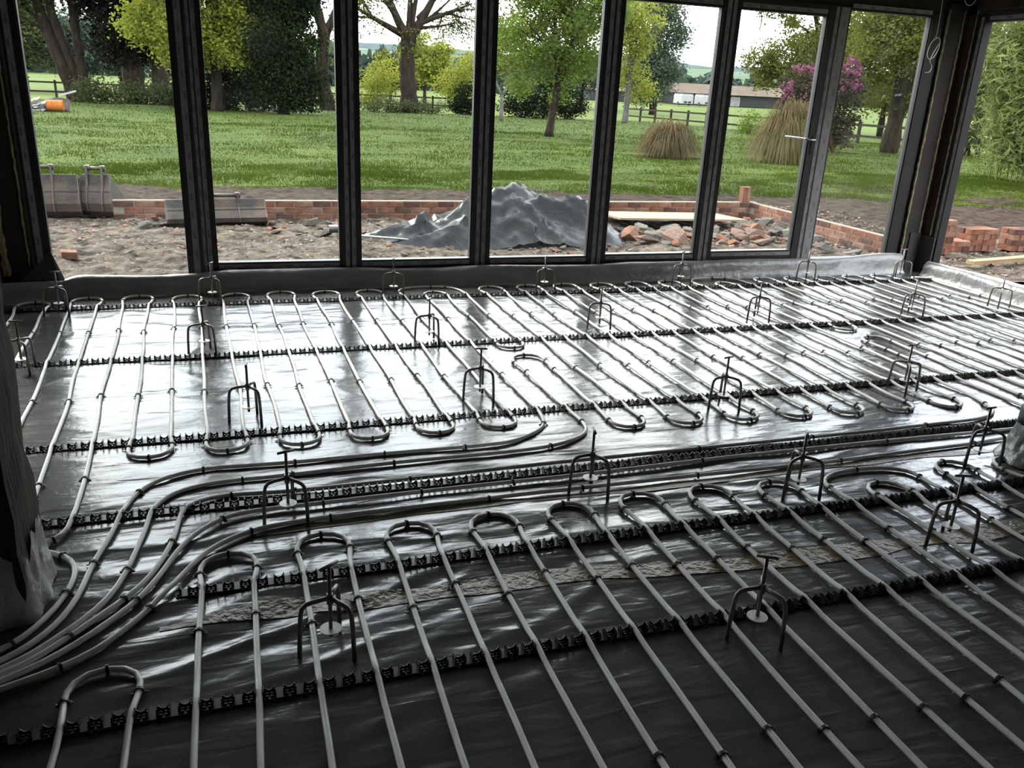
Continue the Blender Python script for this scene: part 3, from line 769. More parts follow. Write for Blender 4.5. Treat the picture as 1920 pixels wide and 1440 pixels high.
# circuit 4: loop behind the timber post
D = Pipe()
D.to(*TP('T0', True)).clip(*TCL['T0'])
D.to((-1.22, 2.80), (-1.30, 3.0)); leg(D, -2, 3.3, 5.65); top_turn(D, -2, -1, 5.99, 0.1); leg(D, -1, 5.65, 3.52); bot_turn(D, -1, 0, 3.33); leg(D, 0, 3.52, 5.80)
top_turn(D, 0, 1, TOPY); leg(D, 1, 5.80, 3.1, (5.22, 4.10, 3.2)); D.to((-0.735, 2.98), (-0.78, 2.90), (-0.95, 2.85))
pipe_object(D, 'white heating pipe running behind the rough timber post at the left')
# circuit 5: near loops
N = Pipe()
NX = lambda i: -0.46 + 0.15*i
def nleg(pp, i, y0, y1):
    n = 14
    for q in range(n+1):
        y = y0+(y1-y0)*q/n
        pp.to((NX(i)+0.005*math.sin(i*2.1+y*3)*min(1, abs(y-2.34)/0.3, abs(y-1.82)/0.3)+0.012*(y-1.3), y))
    for y in (2.13, 1.33):
        if min(y0, y1) < y < max(y0, y1):
            yy = y+0.03*math.sin(i*2.9); pp.clip((NX(i)+0.012*(yy-1.3), yy))
def nturn(pp, i, j, apex, top=True, r=0.092):
    s = 1 if top else -1
    xa, xb = NX(i)+0.012*(apex-1.3), NX(j)+0.012*(apex-1.3); xm = (xa+xb)/2; d = 1 if j > i else -1
    L = abs(xb-xa)
    rr = max(r, L/2+0.012)
    pts = [(xm-d*rr*0.95, apex-s*0.125), (xm-d*rr, apex-s*0.085), (xm-d*rr*0.62, apex-s*0.02), (xm, apex), (xm+d*rr*0.62, apex-s*0.02), (xm+d*rr, apex-s*0.085), (xm+d*rr*0.95, apex-s*0.125)]
    pp.to(*pts)
    if top: pp.clip(pts[3], pts[0], pts[6])
N.to((NX(0), 0.1)); nleg(N, 0, 0.3, 1.83); nturn(N, 0, 1, 2.035); nleg(N, 1, 1.83, 0.5)
apx = [0, 2.545, 2.60, 2.605, 2.60, 2.615, 2.63, 2.625, 2.60]
for j in range(1, 9):
    i = 2*j
    nturn(N, i-1, i, 0.3, False); nleg(N, i, 0.5, apx[j]-0.2); nturn(N, i, i+1, apx[j]); nleg(N, i+1, apx[j]-0.2, 0.5)
nturn(N, 17, 18, 0.3, False); nleg(N, 18, 0.5, 2.36); nturn(N, 18, 21, 2.60); nleg(N, 21, 2.36, 0.8); nturn(N, 21, 20, 0.6, False); nleg(N, 20, 0.8, 2.25); nturn(N, 20, 19, 2.49); nleg(N, 19, 2.25, 0.5)
N.to((NX(19)+0.02, 0.3), (NX(20), 0.18), (NX(21), 0.2)); nleg(N, 22, 0.5, 2.38); nturn(N, 22, 23, 2.595); nleg(N, 23, 2.38, 0.5); nturn(N, 23, 24, 0.3, False); nleg(N, 24, 0.5, 2.36); nturn(N, 24, 25, 2.57); nleg(N, 25, 2.36, 0.5)
pipe_object(N, 'white heating pipe in wide hairpin loops over the near floor')
# circuit 6: lowest transfer pipe
E6 = Pipe(); E6.to((4.6, 2.5), (4.3, 2.68), (4.1, 2.73)).to(*TP('T5')).clip(*TCL['T5'])
pipe_object(E6, 'single white heating pipe running along the straw tape to the left bundle')

# ------------------------------------------------------------------ levelling tripods
def tripod_parts():
    d = {}
    hub_z = 0.168
    leg_ = MB().tube([(0.006, 0, hub_z), (0.045, 0, hub_z-0.002), (0.066, 0, hub_z-0.006), (0.076, 0, hub_z-0.016), (0.080, 0, hub_z-0.032), (0.084, 0, 0.09), (0.0875, 0, 0.0015)], 0.0066, 8)
    d['leg'] = leg_.mesh('leg', MT['steel'], True)
    d['hub'] = MB().cyl((0, 0), 0.0095, hub_z-0.018, hub_z+0.013, 12).mesh('hub', MT['steel'])
    d['rod'] = MB().tube([(0, 0, 0.045), (0, 0, 0.268)], 0.0055, 8).mesh('rod', MT['steel'], True)
    d['handle'] = MB().tube([(-0.030, 0, 0.268), (0.030, 0, 0.268)], 0.0050, 8).mesh('handle', MT['steel'], True)
    d['disc'] = MB().cyl((0, 0), 0.0300, 0.0675, 0.0705, 24).mesh('disc', MT['disc'])
    return d
TPD = tripod_parts()
rusty = MB().tube([(0, 0, 0.045), (0, 0, 0.268)], 0.0055, 8).mesh('rod', MT['rust_steel'], True)
rusty_h = MB().tube([(-0.030, 0, 0.268), (0.030, 0, 0.268)], 0.0050, 8).mesh('handle', MT['rust_steel'], True)
ORD = ['first', 'second', 'third', 'fourth', 'fifth', 'sixth', 'seventh']
def row(fmt, lst): return [(x, y, a, h, fmt % ORD[i]) for i, (x, y, a, h) in enumerate(lst)]
TRI = row('%s steel levelling tripod from the left in the row beside the long polythene upstand',
          [(-1.042, 5.704, -165, 5), (-0.135, 5.875, -172, 60), (1.106, 5.90, -165, 70), (2.275, 5.90, -155, 75), (3.49, 5.955, -170, 40), (4.72, 5.96, 170, 30), (5.675, 5.90, -170, 0)])
TRI += row('%s steel levelling tripod from the left in the row between the two farthest clip rails',
           [(-1.039, 4.572, 61, 0), (-0.171, 4.745, -168, 10), (1.102, 4.728, 178, 60), (2.283, 4.87, -176, 20), (3.50, 4.87, -172, 20), (4.78, 4.787, 178, 80), (5.685, 4.84, -140, 85)])
TRI += row('%s steel levelling tripod from the left in the row around the third clip rail', [(0.032, 3.689, -175, 85), (1.133, 3.739, -175, -15), (2.311, 3.392, -172, 15), (3.456, 3.401, -125, 10)])
TRI += row('%s dark levelling tripod from the left in the row astride the transfer pipes', [(0.135, 2.723, -165, 20), (1.271, 2.672, -179, 75), (2.087, 2.472, -162, 60), (3.088, 2.54, -170, 5)])
TRI += row('%s dark levelling tripod from the left among the near loops', [(0.194, 1.967, -172, 35), (1.389, 1.716, 174, -30), (2.404, 2.016, 175, -15)])
for n, (x, y, a, h, lab) in enumerate(TRI):
    t = tag(empty('levelling_tripod', (x, y, 0), R(a)), lab, 'tripod', 'levelling tripods on the floor')
    for q in range(3):
        o = link('leg', TPD['leg'], t); o.rotation_euler = (0, 0, q*2*math.pi/3)
    link('hub', TPD['hub'], t)
    red = n == 7
    rod_ = link('rod', rusty if red else TPD['rod'], t); link('disc', TPD['disc'], rod_)
    o = link('handle', rusty_h if red else TPD['handle'], rod_); o.rotation_euler = (0, 0, R(h-a))

# ------------------------------------------------------------------ timber post at left, wrapped foot
post = tag(empty('timber_post', (-0.75, 2.45, 0)), 'rough dark timber post at the left edge with its foot wrapped in plastic', 'post')
pm = MB()
n = 26
rows_ = []
r_ = random.Random(3)
for k in range(n+1):
    z = 0.02 + 2.58*k/n
    j = [r_.uniform(-0.010, 0.010) for _ in range(8)]
    rows_.append([(-0.155+j[0], -0.15+j[1], z), (0.14+j[2], -0.15+j[3], z), (0.145+j[4], 0.0+j[5], z), (0.138+j[6], 0.145+j[7], z), (-0.155+j[1], 0.145+j[0], z)])
vs = [p for rr in rows_ for p in rr]
fs = [(k*5+i, k*5+(i+1) % 5, (k+1)*5+(i+1) % 5, (k+1)*5+i) for k in range(n) for i in range(5)] + [(4, 3, 2, 1, 0), tuple(n*5+i for i in range(5))]
pm.add(vs, fs).build('beam', MT['timber'], post)
# pleated wrap around the foot
def wrap_mesh(rx, ry, h, seed, flare=0.05):
    na, nz = 72, 14
    V = np.zeros((nz+1, na+1, 3))
    for i in range(nz+1):
        z = h*i/nz
        for j in range(na+1):
            a = 2*math.pi*j/na
            c, s_ = math.cos(a), math.sin(a)
            q = (abs(c)**5+abs(s_)**5)**(-1/5)
            jj = j % na
            pl = (float(ridged(np.array(jj*0.33), np.array(z*6.0), seed, 2))-0.6)*0.022*(1-0.35*i/nz)
            fl_ = flare*(1-i/nz)**2.2
            zz = z + (0.03*math.sin(jj*0.55)+0.02*math.sin(jj*1.3))*(i/nz)
            V[i, j] = (c*q*(rx+pl+fl_), s_*q*(ry+pl+fl_), zz+0.003)
    return V
V = wrap_mesh(0.158, 0.158, 0.20, 4, 0.022)
link('plastic_wrap', grid_mesh('plastic_wrap', V[:, :, 0], V[:, :, 1], V[:, :, 2], MT['wrap']), post)

# black column at the right with a wrapped foot
colm = tag(empty('black_column', (3.415, 2.50, 0)), 'black round column at the right edge with its foot in crumpled clear wrap', 'column')
MB().tube([(0, 0, 0.02), (0, 0, 0.15)], [0.125, 0.125], 24).tube([(0, 0, 0.15), (0, 0, 0.235), (0, 0, 0.26)], [0.128, 0.128, 0.112], 24).tube([(0, 0, 0.24), (0, 0, 2.6)], 0.108, 24).build('shaft', MT['black_plastic'], colm, True)
na, nz = 80, 12
V = np.zeros((nz+1, na+1, 3))
for i in range(nz+1):
    for j in range(na+1):
        a = 2*math.pi*j/na; jj = j % na
        rr = 0.132 + 0.055*(1-i/nz)**2.5 + (float(ridged(np.array(jj*0.4), np.array(i*0.25), 14, 2))-0.6)*0.03
        V[i, j] = (rr*math.cos(a), rr*math.sin(a), 0.17*i/nz+0.003)
link('plastic_wrap', grid_mesh('plastic_wrap', V[:, :, 0], V[:, :, 1], V[:, :, 2], MT['wrap']), colm)

# ------------------------------------------------------------------ loose wires by the corner
def wire(pts, r, mat, label):
    pts = [Vector(p) for p in catmull(pts, 0.012)]
    return tag(MB().tube(pts, r, 6).build('hanging_cable', mat, None, True), label, 'cable')
cpts = [(5.64, 6.02, 2.39), (5.645, 6.01, 2.20), (5.64, 6.0, 2.03), (5.63, 6.0, 2.01)]
for q in range(0, 13):
    a = math.pi/2 + q*2*math.pi*2.0/13
    cpts.append((5.635+0.052*math.cos(a)+0.02*math.sin(a), 5.995+0.004*q/13, 1.925+0.085*math.sin(a)))
cpts += [(5.625, 6.0, 1.84), (5.655, 6.0, 1.79), (5.645, 6.0, 1.745), (5.60, 6.0, 1.735)]
wire(cpts, 0.0028, MT['cable_white'], 'thin white cable hanging in a coil in front of the corner post')
cpts = []
for q in range(0, 12):
    a = math.pi*0.5 + q*2*math.pi/11
    cpts.append((5.84+0.062*math.cos(a), 5.93, 2.335+0.075*math.sin(a)))
wire([(5.80, 5.95, 2.605)]+cpts, 0.0028, MT['cable_white'], 'loop of thin cable hanging from the ceiling above the corner post')
wire([(3.66, 5.6, 2.61), (3.655, 5.6, 2.3), (3.67, 5.6, 2.1), (3.69, 5.6, 2.0), (3.683, 5.6, 1.93)], 0.004, MT['cable_black'], 'black cable end hanging from the ceiling before the fifth pane')

# ================================================================== OUTDOORS
def zg(Y):
    return np.interp(Y, [0, 14, 44, 75, 420], [-0.2, -0.2, -0.55, -1.0, -1.0])
def gpos(x, y): return (x, y, float(zg(y)))
def edge_y(X):
    return np.interp(X, [-40, -2.4, 0.6, 6.7, 10.65, 13.1, 18, 30], [14.2, 13.9, 13.6, 13.1, 12.5, 11.5, 10.0, 8.0])
def soil_h(X, Y):
    A, B = X*0.83+Y*0.56, Y*0.83-X*0.56
    A = A+0.12*fbm(B*4, A*4, 33, 3); B = B+0.12*fbm(A*4+7, B*4, 37, 3)
    h = 0.07*(fbm(A*1.6, B*1.6, 51, 3)-0.47) + 0.06*(fbm(A*8, B*8, 61, 4)-0.47) + 0.035*(fbm(A*17, B*17, 65, 2)-0.4)
    h = h + 0.07*np.exp(-((Y-12.1)/0.6)**2)*(fbm(X*3, Y*3, 55, 3)-0.2)*np.clip((X+3)/2, 0, 1)
    return h*np.clip((Y-6.45)/0.4, 0.15, 1)

sx = np.concatenate([np.arange(-7, -3.0, 0.12), np.arange(-3.0, 9.6, 0.045), np.arange(9.6, 17, 0.1)])
sy = np.concatenate([np.arange(6.42, 11.2, 0.042), np.arange(11.2, 14.6, 0.06)])
gx, gy = np.meshgrid(sx, sy)
sg_me = grid_mesh('ground', gx, gy, -0.2+soil_h(gx, gy), MT['soil'])
sg_me.materials.append(MT['topsoil'])
cx_ = gx[:-1, :-1].ravel(); cy_ = gy[:-1, :-1].ravel()
wob_ = 0.35*(fbm(cx_*2, cy_*2, 311, 3)-0.45)
sg_me.polygons.foreach_set('material_index', ((cy_ > 10.85+wob_) | ((cx_ > 7.5+wob_*0.5) & (cy_ > 8.6+2*wob_))).astype(np.int32))
soil = link('ground', sg_me)
tag(soil, 'dug brown soil outside the glazing', kind='structure')
gx, gy = np.meshgrid(np.arange(6.40, 19, 0.12), np.arange(-3, 6.44, 0.12))
so2 = link('ground', grid_mesh('ground', gx, gy, -0.2+soil_h(gx, gy+12), MT['soil']))
tag(so2, 'bare soil beside the right wall', kind='structure')

lx = np.concatenate([np.arange(-45, -8, 1.0), np.arange(-8, 30.01, 0.19)])
ly = np.concatenate([np.arange(7.6, 16, 0.14), np.arange(16, 30, 0.3), np.arange(30, 58.6, 0.8)])
gx, gy = np.meshgrid(lx, ly)
ed = edge_y(gx) + 0.7*(fbm(gx*1.3, gy*1.3, 71, 4)-0.47)
lz = zg(gy) + 0.10*(fbm(gx*0.5, gy*0.5, 81, 4)-0.5) + 0.02 - 0.35*(gy < ed)
lawn = link('lawn', grid_mesh('lawn', gx, gy, lz, MT['lawn']))
tag(lawn, 'rough green lawn', kind='structure')
fx = np.concatenate([np.linspace(-420, -45, 12), np.linspace(-40, 60, 21), np.linspace(80, 700, 20)])
fy = np.concatenate([np.linspace(13, 75, 12), np.linspace(90, 430, 14)])
gx, gy = np.meshgrid(fx, fy)
fld = link('meadow', grid_mesh('meadow', gx, gy, zg(gy)-0.10+0*gx, MT['field']))
tag(fld, 'flat green field beyond the fence', kind='structure')
gx, gy = np.meshgrid(np.linspace(-420, 700, 60), np.linspace(-400, 13.2, 30))
tag(link('meadow', grid_mesh('meadow', gx, gy, -0.42+0*gx, MT['field'])), 'grass beyond the right wall', kind='structure')

# ---- grass blades
def blades(n, y0, y1, hmin, hmax):
    y = y0 + (y1-y0)*rng.random(n)**1.4
    x = -4.5 - y*0.25 + rng.random(n)*(13+y*1.15)
    e = edge_y(x) + 0.7*(fbm(x*1.3, y*1.3, 71, 4)-0.47)
    k = (y > e-0.15+0.25*rng.random(n)) & (x < 29)
    x = x[k]; y = y[k]; n = len(x)
    z = zg(y) + 0.10*(fbm(x*0.5, y*0.5, 81, 4)-0.5) + 0.015
    cl = np.clip(fbm(x*1.1, y*1.1, 87, 3)*2.2-0.35, 0.25, 1.5)
    h = (hmin+(hmax-hmin)*rng.random(n))*cl
    a = rng.random(n)*6.283; w = 0.003+0.0004*y
    lean = 0.5*h
    V = np.zeros((n, 3, 3))
    V[:, 0] = np.stack([x-np.cos(a)*w, y-np.sin(a)*w, z], 1)
    V[:, 1] = np.stack([x+np.cos(a)*w, y+np.sin(a)*w, z], 1)
    b = rng.random(n)*6.283
    V[:, 2] = np.stack([x+np.cos(b)*lean, y+np.sin(b)*lean, z+h], 1)
    return V.reshape(-1, 3)
V = np.concatenate([blades(130000, 11, 17, 0.04, 0.10), blades(110000, 15, 34, 0.04, 0.09), blades(20000, 32, 57, 0.05, 0.14)])
gr = link('grass', np_mesh('grass', V, np.arange(len(V)).reshape(-1, 3), MT['blade']))
tag(gr, 'uncut green grass blades over the lawn', 'grass', kind='stuff')

# ---- gravel chips on the soil
def chips(n):
    x = -2.8+rng.random(n)*12.0; y = 6.6+rng.random(n)*5.2; k_ = ~(((y > 10.58) & (y < 10.82) & (x > -1.4) & (x < 7.5)) | ((x > 7.18) & (x < 7.42) & (y < 10.8))); x = x[k_]; y = y[k_]; n = len(x); s = 0.008+0.022*rng.random(n)**2.2
    z = -0.2+soil_h(x, y)
    base = np.array([(1, 0, -0.3), (-0.6, 0.9, -0.3), (-0.6, -0.9, -0.3), (0, 0.1, 0.8)])
    V = np.zeros((n, 4, 3))
    a = rng.random(n)*6.283
    for q in range(4):
        j = 0.6+0.8*rng.random((n, 3))
        bx, by, bz = base[q]
        V[:, q, 0] = x+s*(np.cos(a)*bx-np.sin(a)*by)*j[:, 0]*1.5; V[:, q, 1] = y+s*(np.sin(a)*bx+np.cos(a)*by)*j[:, 1]; V[:, q, 2] = z+s*bz*j[:, 2]*0.7
    o = np.arange(n)[:, None]*4
    F = np.concatenate([o+np.array([[0, 1, 3]]), o+np.array([[1, 2, 3]]), o+np.array([[2, 0, 3]])])
    return V.reshape(-1, 3), F
V, F = chips(15000)
mi = rng.integers(0, 3, len(F)//3); mi = np.concatenate([mi, mi, mi])
g2 = link('gravel', np_mesh('gravel', V, F, None, mats=[MT['concrete'], MT['pinkstone'], MT['soil']], midx=mi))
tag(g2, 'stone chips and crumbs scattered over the dug soil', 'gravel', kind='stuff')

# ------------------------------------------------------------------ foliage tools
def leaf_quads(C, size, aspect=0.55, droop=0.0, rs=None):
    n = len(C); rs = rs or rng
    u = rs.normal(size=(n, 3)); u[:, 2] = u[:, 2]*0.7-droop; u /= np.linalg.norm(u, axis=1)[:, None]
    t = rs.normal(size=(n, 3)); v = np.cross(u, t); v /= np.maximum(1e-6, np.linalg.norm(v, axis=1))[:, None]
    L = size*(0.6+0.8*rs.random(n))[:, None]; W = L*aspect
    nrm = np.cross(u, v)*L*0.12
    V = np.stack([C-u*L/2, C+v*W/2+nrm, C+u*L/2, C-v*W/2+nrm], 1)
    return V.reshape(-1, 3), np.arange(4*n).reshape(-1, 4)

def foliage(name, parent, C, size, mat, aspect=0.55, droop=0.0):
    V, F = leaf_quads(C, size, aspect, droop)
    o = link(name, np_mesh(name, V, F, mat), parent)
    o['kind'] = 'stuff'
    return o

def crown_points(n, crowns, nclump, spread, shell=0.5):
    """clumped points in ellipsoids: crowns = [(cx,cy,cz,rx,ry,rz,weight)]"""
    out = []
    tw = sum(c[6] for c in crowns)
    for c in crowns:
        m = int(n*c[6]/tw); k = max(3, int(nclump*c[6]/tw))
        d = rng.normal(size=(k, 3)); d /= np.linalg.norm(d, axis=1)[:, None]
        rad = (shell + (1-shell)*rng.random(k))[:, None]
        cc = d*rad*np.array(c[3:6])
        idx = rng.integers(0, k, m)
        out.append(cc[idx] + rng.normal(size=(m, 3))*spread*np.array([1, 1, 0.75]) + np.array(c[0:3]))
    return np.concatenate(out)

def limb(mb, p0, p1, r0, r1, r_, kids=3, depth=2, sag=0.0):
    p0 = Vector(p0); p1 = Vector(p1); L = (p1-p0).length
    mid = (p0+p1)/2 + Vector((r_.uniform(-1, 1), r_.uniform(-1, 1), r_.uniform(0.1, 0.9)-sag))*L*0.14
    pts = []
    for i in range(7):
        t = i/6
        pts.append(p0*(1-t)**2+mid*2*t*(1-t)+p1*t*t)
    mb.tube(pts, [r0+(r1-r0)*i/6 for i in range(7)], 6 if depth > 1 else 4, cap=False)
    tips = [p1]
    if depth > 0:
        for q in range(kids):
            t = 0.35+0.6*r_.random(); b = p0*(1-t)**2+mid*2*t*(1-t)+p1*t*t
            dirv = (p1-p0).normalized()+Vector((r_.uniform(-1, 1), r_.uniform(-1, 1), r_.uniform(-0.5-sag, 0.7)))*0.9
            e = b + dirv.normalized()*L*r_.uniform(0.35, 0.65)
            rr = max(0.022, (r0+(r1-r0)*t)*0.62)
            tips += limb(mb, b, e, rr, max(0.013, rr*0.3), r_, kids, depth-1, sag)
    return tips

def tree(name, label, base, stems, limbs, crowns, nleaf, size, lmat, bmat, seed, spread=0.45, nclump=80, aspect=0.55, kids=3, depth=2, sag=0.0, droop=0.1, group='garden trees', cat='tree', tipleaf=0.35):
    r_ = random.Random(seed); nleaf = int(nleaf*(2.3 if name != 'pollarded_tree' else 1.6))
    t = tag(empty(name, base), label, cat, group)
    for pts, rs in stems:
        # gently knobbly trunk
        P = catmull(pts, 0.35); n = len(P)
        rr = [float(np.interp(i/(n-1), np.linspace(0, 1, len(rs)), rs))*(1+0.10*math.sin(i*1.9+seed)) for i in range(n)]
        MB().tube(P, rr, 10).build('trunk', bmat, t, True)
    tips = []
    for p0, p1, r0 in limbs:
        mb = MB(); tips += limb(mb, p0, p1, r0, max(0.012, r0*0.25), r_, kids, depth, sag)
        mb.build('branch', bmat, t, True)
    C = []
    if crowns:
        C.append(crown_points(int(nleaf*(1-tipleaf) if tips else nleaf), crowns, nclump, spread))
    if tips:
        T = np.array([tuple(p) for p in tips]); m = int(nleaf*tipleaf if crowns else nleaf)
        C.append(T[rng.integers(0, len(T), m)] + rng.normal(size=(m, 3))*spread*0.8)
    C = np.concatenate(C); C = C[C[:, 2] > 0.15]
    foliage('foliage', t, C, size, lmat, aspect, droop)
    return t

def auto_limbs(start, crown, n, r0, seed):
    r_ = random.Random(seed); out = []
    for i in range(n):
        a = i*2.4+r_.random(); el = r_.uniform(-0.1, 0.95)
        e = Vector((math.cos(a)*math.cos(el)*crown[3], math.sin(a)*math.cos(el)*crown[4], math.sin(el)*crown[5]))*r_.uniform(0.6, 0.9)
        s = Vector(start)+Vector((0, 0, r_.uniform(-0.25, 0.8)))
        out.append((s, Vector(crown[:3])+e, r0*r_.uniform(0.7, 1.0)))
    return out

# left: leaning multi-stem tree
tree('leaning_tree', 'leaning multi-stemmed tree with thin leaves beside the scrap heap', gpos(-8.1, 56.5),
     [([(0.2, 0, -0.1), (-0.35, 0, 2.0), (-1.0, 0, 4.2), (-1.5, 0.2, 7.5)], [0.42, 0.33, 0.27, 0.18]), ([(0.35, 0.1, -0.1), (0.1, 0.1, 2.0), (-0.55, 0.2, 4.6), (-1.0, 0.4, 8)], [0.40, 0.3, 0.24, 0.15]),
      ([(0.75, -0.1, -0.1), (0.65, -0.1, 2.5), (0.55, 0, 5), (0.7, 0, 8)], [0.32, 0.26, 0.22, 0.14])],
     [((-0.9, 0, 3.9), (-3.4, 0.5, 6.0), 0.12), ((-1.2, 0, 5), (-3.0, -0.6, 8.5), 0.13), ((-0.5, 0.2, 4.8), (0.2, 0.8, 9), 0.12), ((0.58, 0, 4.0), (-0.3, 0.5, 7.5), 0.1), ((0.6, 0, 4.4), (2.4, -0.4, 7.5), 0.12), ((-0.3, 0.1, 3.2), (-2.4, -0.5, 4.6), 0.09)],
     [(-1.2, 0, 7.5, 3.4, 2.6, 2.8, 1.0), (-3.0, 0.4, 5.2, 1.7, 1.5, 1.6, 0.25)], 7000, 0.20, MT['leaf_dull'], MT['bark'], 11, 0.55, 110)
# dark twin-trunked tree
tree('dark_tree', 'very dark twin-trunked tree behind the yellow-green maple', gpos(-4.2, 55.7),
     [([(-0.45, 0, -0.1), (-0.5, 0, 2.2), (-0.6, 0, 5), (-0.4, 0, 9)], [0.62, 0.52, 0.45, 0.3]), ([(1.0, 0.2, -0.1), (0.9, 0.2, 2.4), (0.6, 0.2, 5), (0.5, 0.1, 9)], [0.5, 0.44, 0.38, 0.25])],
     auto_limbs((0, 0, 3.2), (-0.6, 0, 6.5, 3.0, 2.5, 3.2), 7, 0.2, 4),
     [(-0.9, 0, 6.4, 2.7, 2.2, 3.4, 1.0), (-0.3, 0, 3.6, 1.6, 1.4, 1.1, 0.3), (0.8, 0, 8.5, 2.6, 2.2, 2.6, 0.6)], 14000, 0.26, MT['leaf_black'], MT['bark'], 12, 0.6, 120)
# yellow-green maple
tree('yellow_maple', 'bright yellow-green maple behind the first mullion', gpos(-0.2, 47.0),
     [([(0, 0.6, -0.1), (0.1, 0.5, 2), (0.0, 0.4, 5), (0.2, 0, 8)], [0.3, 0.25, 0.18, 0.1])], auto_limbs((0, 0.4, 2.2), (0, 0, 5.0, 3.6, 2.6, 3.8), 8, 0.1, 9),
     [(-2.1, 0, 5.2, 1.9, 1.8, 2.6, 0.8), (0.2, 0, 6.2, 2.6, 2.2, 2.6, 1.0), (1.6, -0.3, 4.3, 1.8, 1.6, 1.7, 0.7), (-1.2, 0, 3.3, 1.6, 1.4, 1.2, 0.4), (2.4, 0, 3.2, 1.0, 1.0, 0.7, 0.18), (-0.2, 0, 9.2, 2.8, 2.2, 1.6, 0.5), (-1.7, -0.3, 2.5, 1.3, 1.0, 0.8, 0.3), (1.1, -0.4, 3.0, 1.3, 1.1, 1.0, 0.4), (-3.0, 0, 4.2, 1.2, 1.2, 1.3, 0.35)], 17000, 0.19, MT['leaf_yellow'], MT['bark'], 13, 0.33, 190, droop=0.2)
# dark evergreen column
tree('evergreen', 'broad dark evergreen standing before the forked tree', gpos(3.0, 45.6),
     [([(0, 0, -0.1), (0, 0, 4), (0, 0, 9)], [0.3, 0.22, 0.1])], [],
     [(0.1, 0, 1.6, 1.85, 1.5, 1.7, 0.8), (0.0, 0, 3.6, 1.65, 1.5, 1.9, 0.8), (-0.1, 0, 6.0, 1.7, 1.6, 2.2, 0.8), (0.1, 0, 8.6, 1.4, 1.3, 1.8, 0.4), (0.7, 0.2, 5.4, 1.2, 1.1, 1.5, 0.3)], 17000, 0.17, MT['leaf_dark'], MT['bark'], 14, 0.32, 320, droop=0.3)
# forked tree
tree('forked_tree', 'bare-trunked tree forking into a Y before the second mullion', gpos(6.27, 56.6),
     [([(0.15, 0, -0.2), (0.0, 0, 1.2), (-0.15, 0, 2.6), (0.0, 0, 4.0), (0.1, 0, 4.9)], [0.55, 0.42, 0.40, 0.36, 0.36]), ([(0.0, 0, 4.6), (-0.35, 0, 6.0), (-0.7, 0, 8.2), (-0.8, 0, 10)], [0.33, 0.26, 0.2, 0.1]),
      ([(0.15, 0, 4.6), (0.75, 0, 5.6), (1.0, 0, 7.0), (1.1, 0, 9.5)], [0.30, 0.24, 0.18, 0.1])],
     [((-0.2, 0, 5.0), (-2.0, 0.3, 6.8), 0.14), ((-0.6, 0, 7.2), (-1.8, 0, 9.4), 0.1), ((1.0, 0, 7.0), (2.2, 0.4, 9.2), 0.1), ((-1.2, 0.2, 6.1), (-2.8, 0, 8.0), 0.08)],
     [(-2.2, 0.2, 6.8, 1.6, 1.4, 2.0, 1.0), (-1.6, 0.2, 4.2, 1.2, 1.0, 0.9, 0.35), (0.9, 0, 3.6, 0.35, 0.4, 1.4, 0.12), (0.2, 0, 10.5, 3.0, 2.0, 1.8, 0.5)], 3600, 0.20, MT['leaf_olive'], MT['bark'], 15, 0.4, 80)
# big pollarded tree
tree('pollarded_tree', 'thick-trunked tree with fanning bare limbs framed by the third pane', gpos(11.72, 57.3),
     [([(0.1, 0, -0.2), (0.05, 0, 1.2), (-0.05, 0, 2.6), (-0.05, 0, 3.8), (0.05, 0, 4.7), (0.1, 0, 5.2)], [0.72, 0.60, 0.55, 0.50, 0.47, 0.50])],
     [((-0.2, 0, 4.7), (-3.4, 0.2, 6.2), 0.24), ((-0.2, 0, 4.8), (-1.7, 0, 9.0), 0.30), ((0.0, 0, 5.0), (-0.4, 0.3, 10.0), 0.22), ((0.1, 0, 5.0), (0.8, -0.2, 9.8), 0.22), ((0.2, 0, 4.7), (2.4, 0.2, 8.8), 0.34), ((0.5, 0, 5.4), (4.2, 0, 6.9), 0.18), ((0.2, 0, 5.0), (1.5, 0.4, 9.6), 0.2), ((0.6, 0, 5.8), (3.6, 0.3, 8.8), 0.16), ((0.4, 0, 5.2), (3.2, -0.3, 5.7), 0.12), ((-0.3, 0, 5.0), (-2.4, -0.3, 7.6), 0.18), ((0.3, 0, 5.1), (2.9, 0.4, 7.2), 0.16)],
     [(-2.6, 0, 6.6, 1.4, 1.2, 0.7, 0.4), (0.1, -0.4, 4.2, 0.75, 0.5, 1.0, 0.18), (1.8, 0, 8.5, 2.4, 1.6, 1.2, 0.3), (2.6, 0, 5.4, 1.4, 1.0, 0.8, 0.3), (-2.0, 0, 5.2, 1.4, 1.0, 0.7, 0.15)], 4200, 0.17, MT['leaf_olive'], MT['bark'], 16, 0.35, 60, kids=4, depth=3, sag=0.35, tipleaf=0.5)
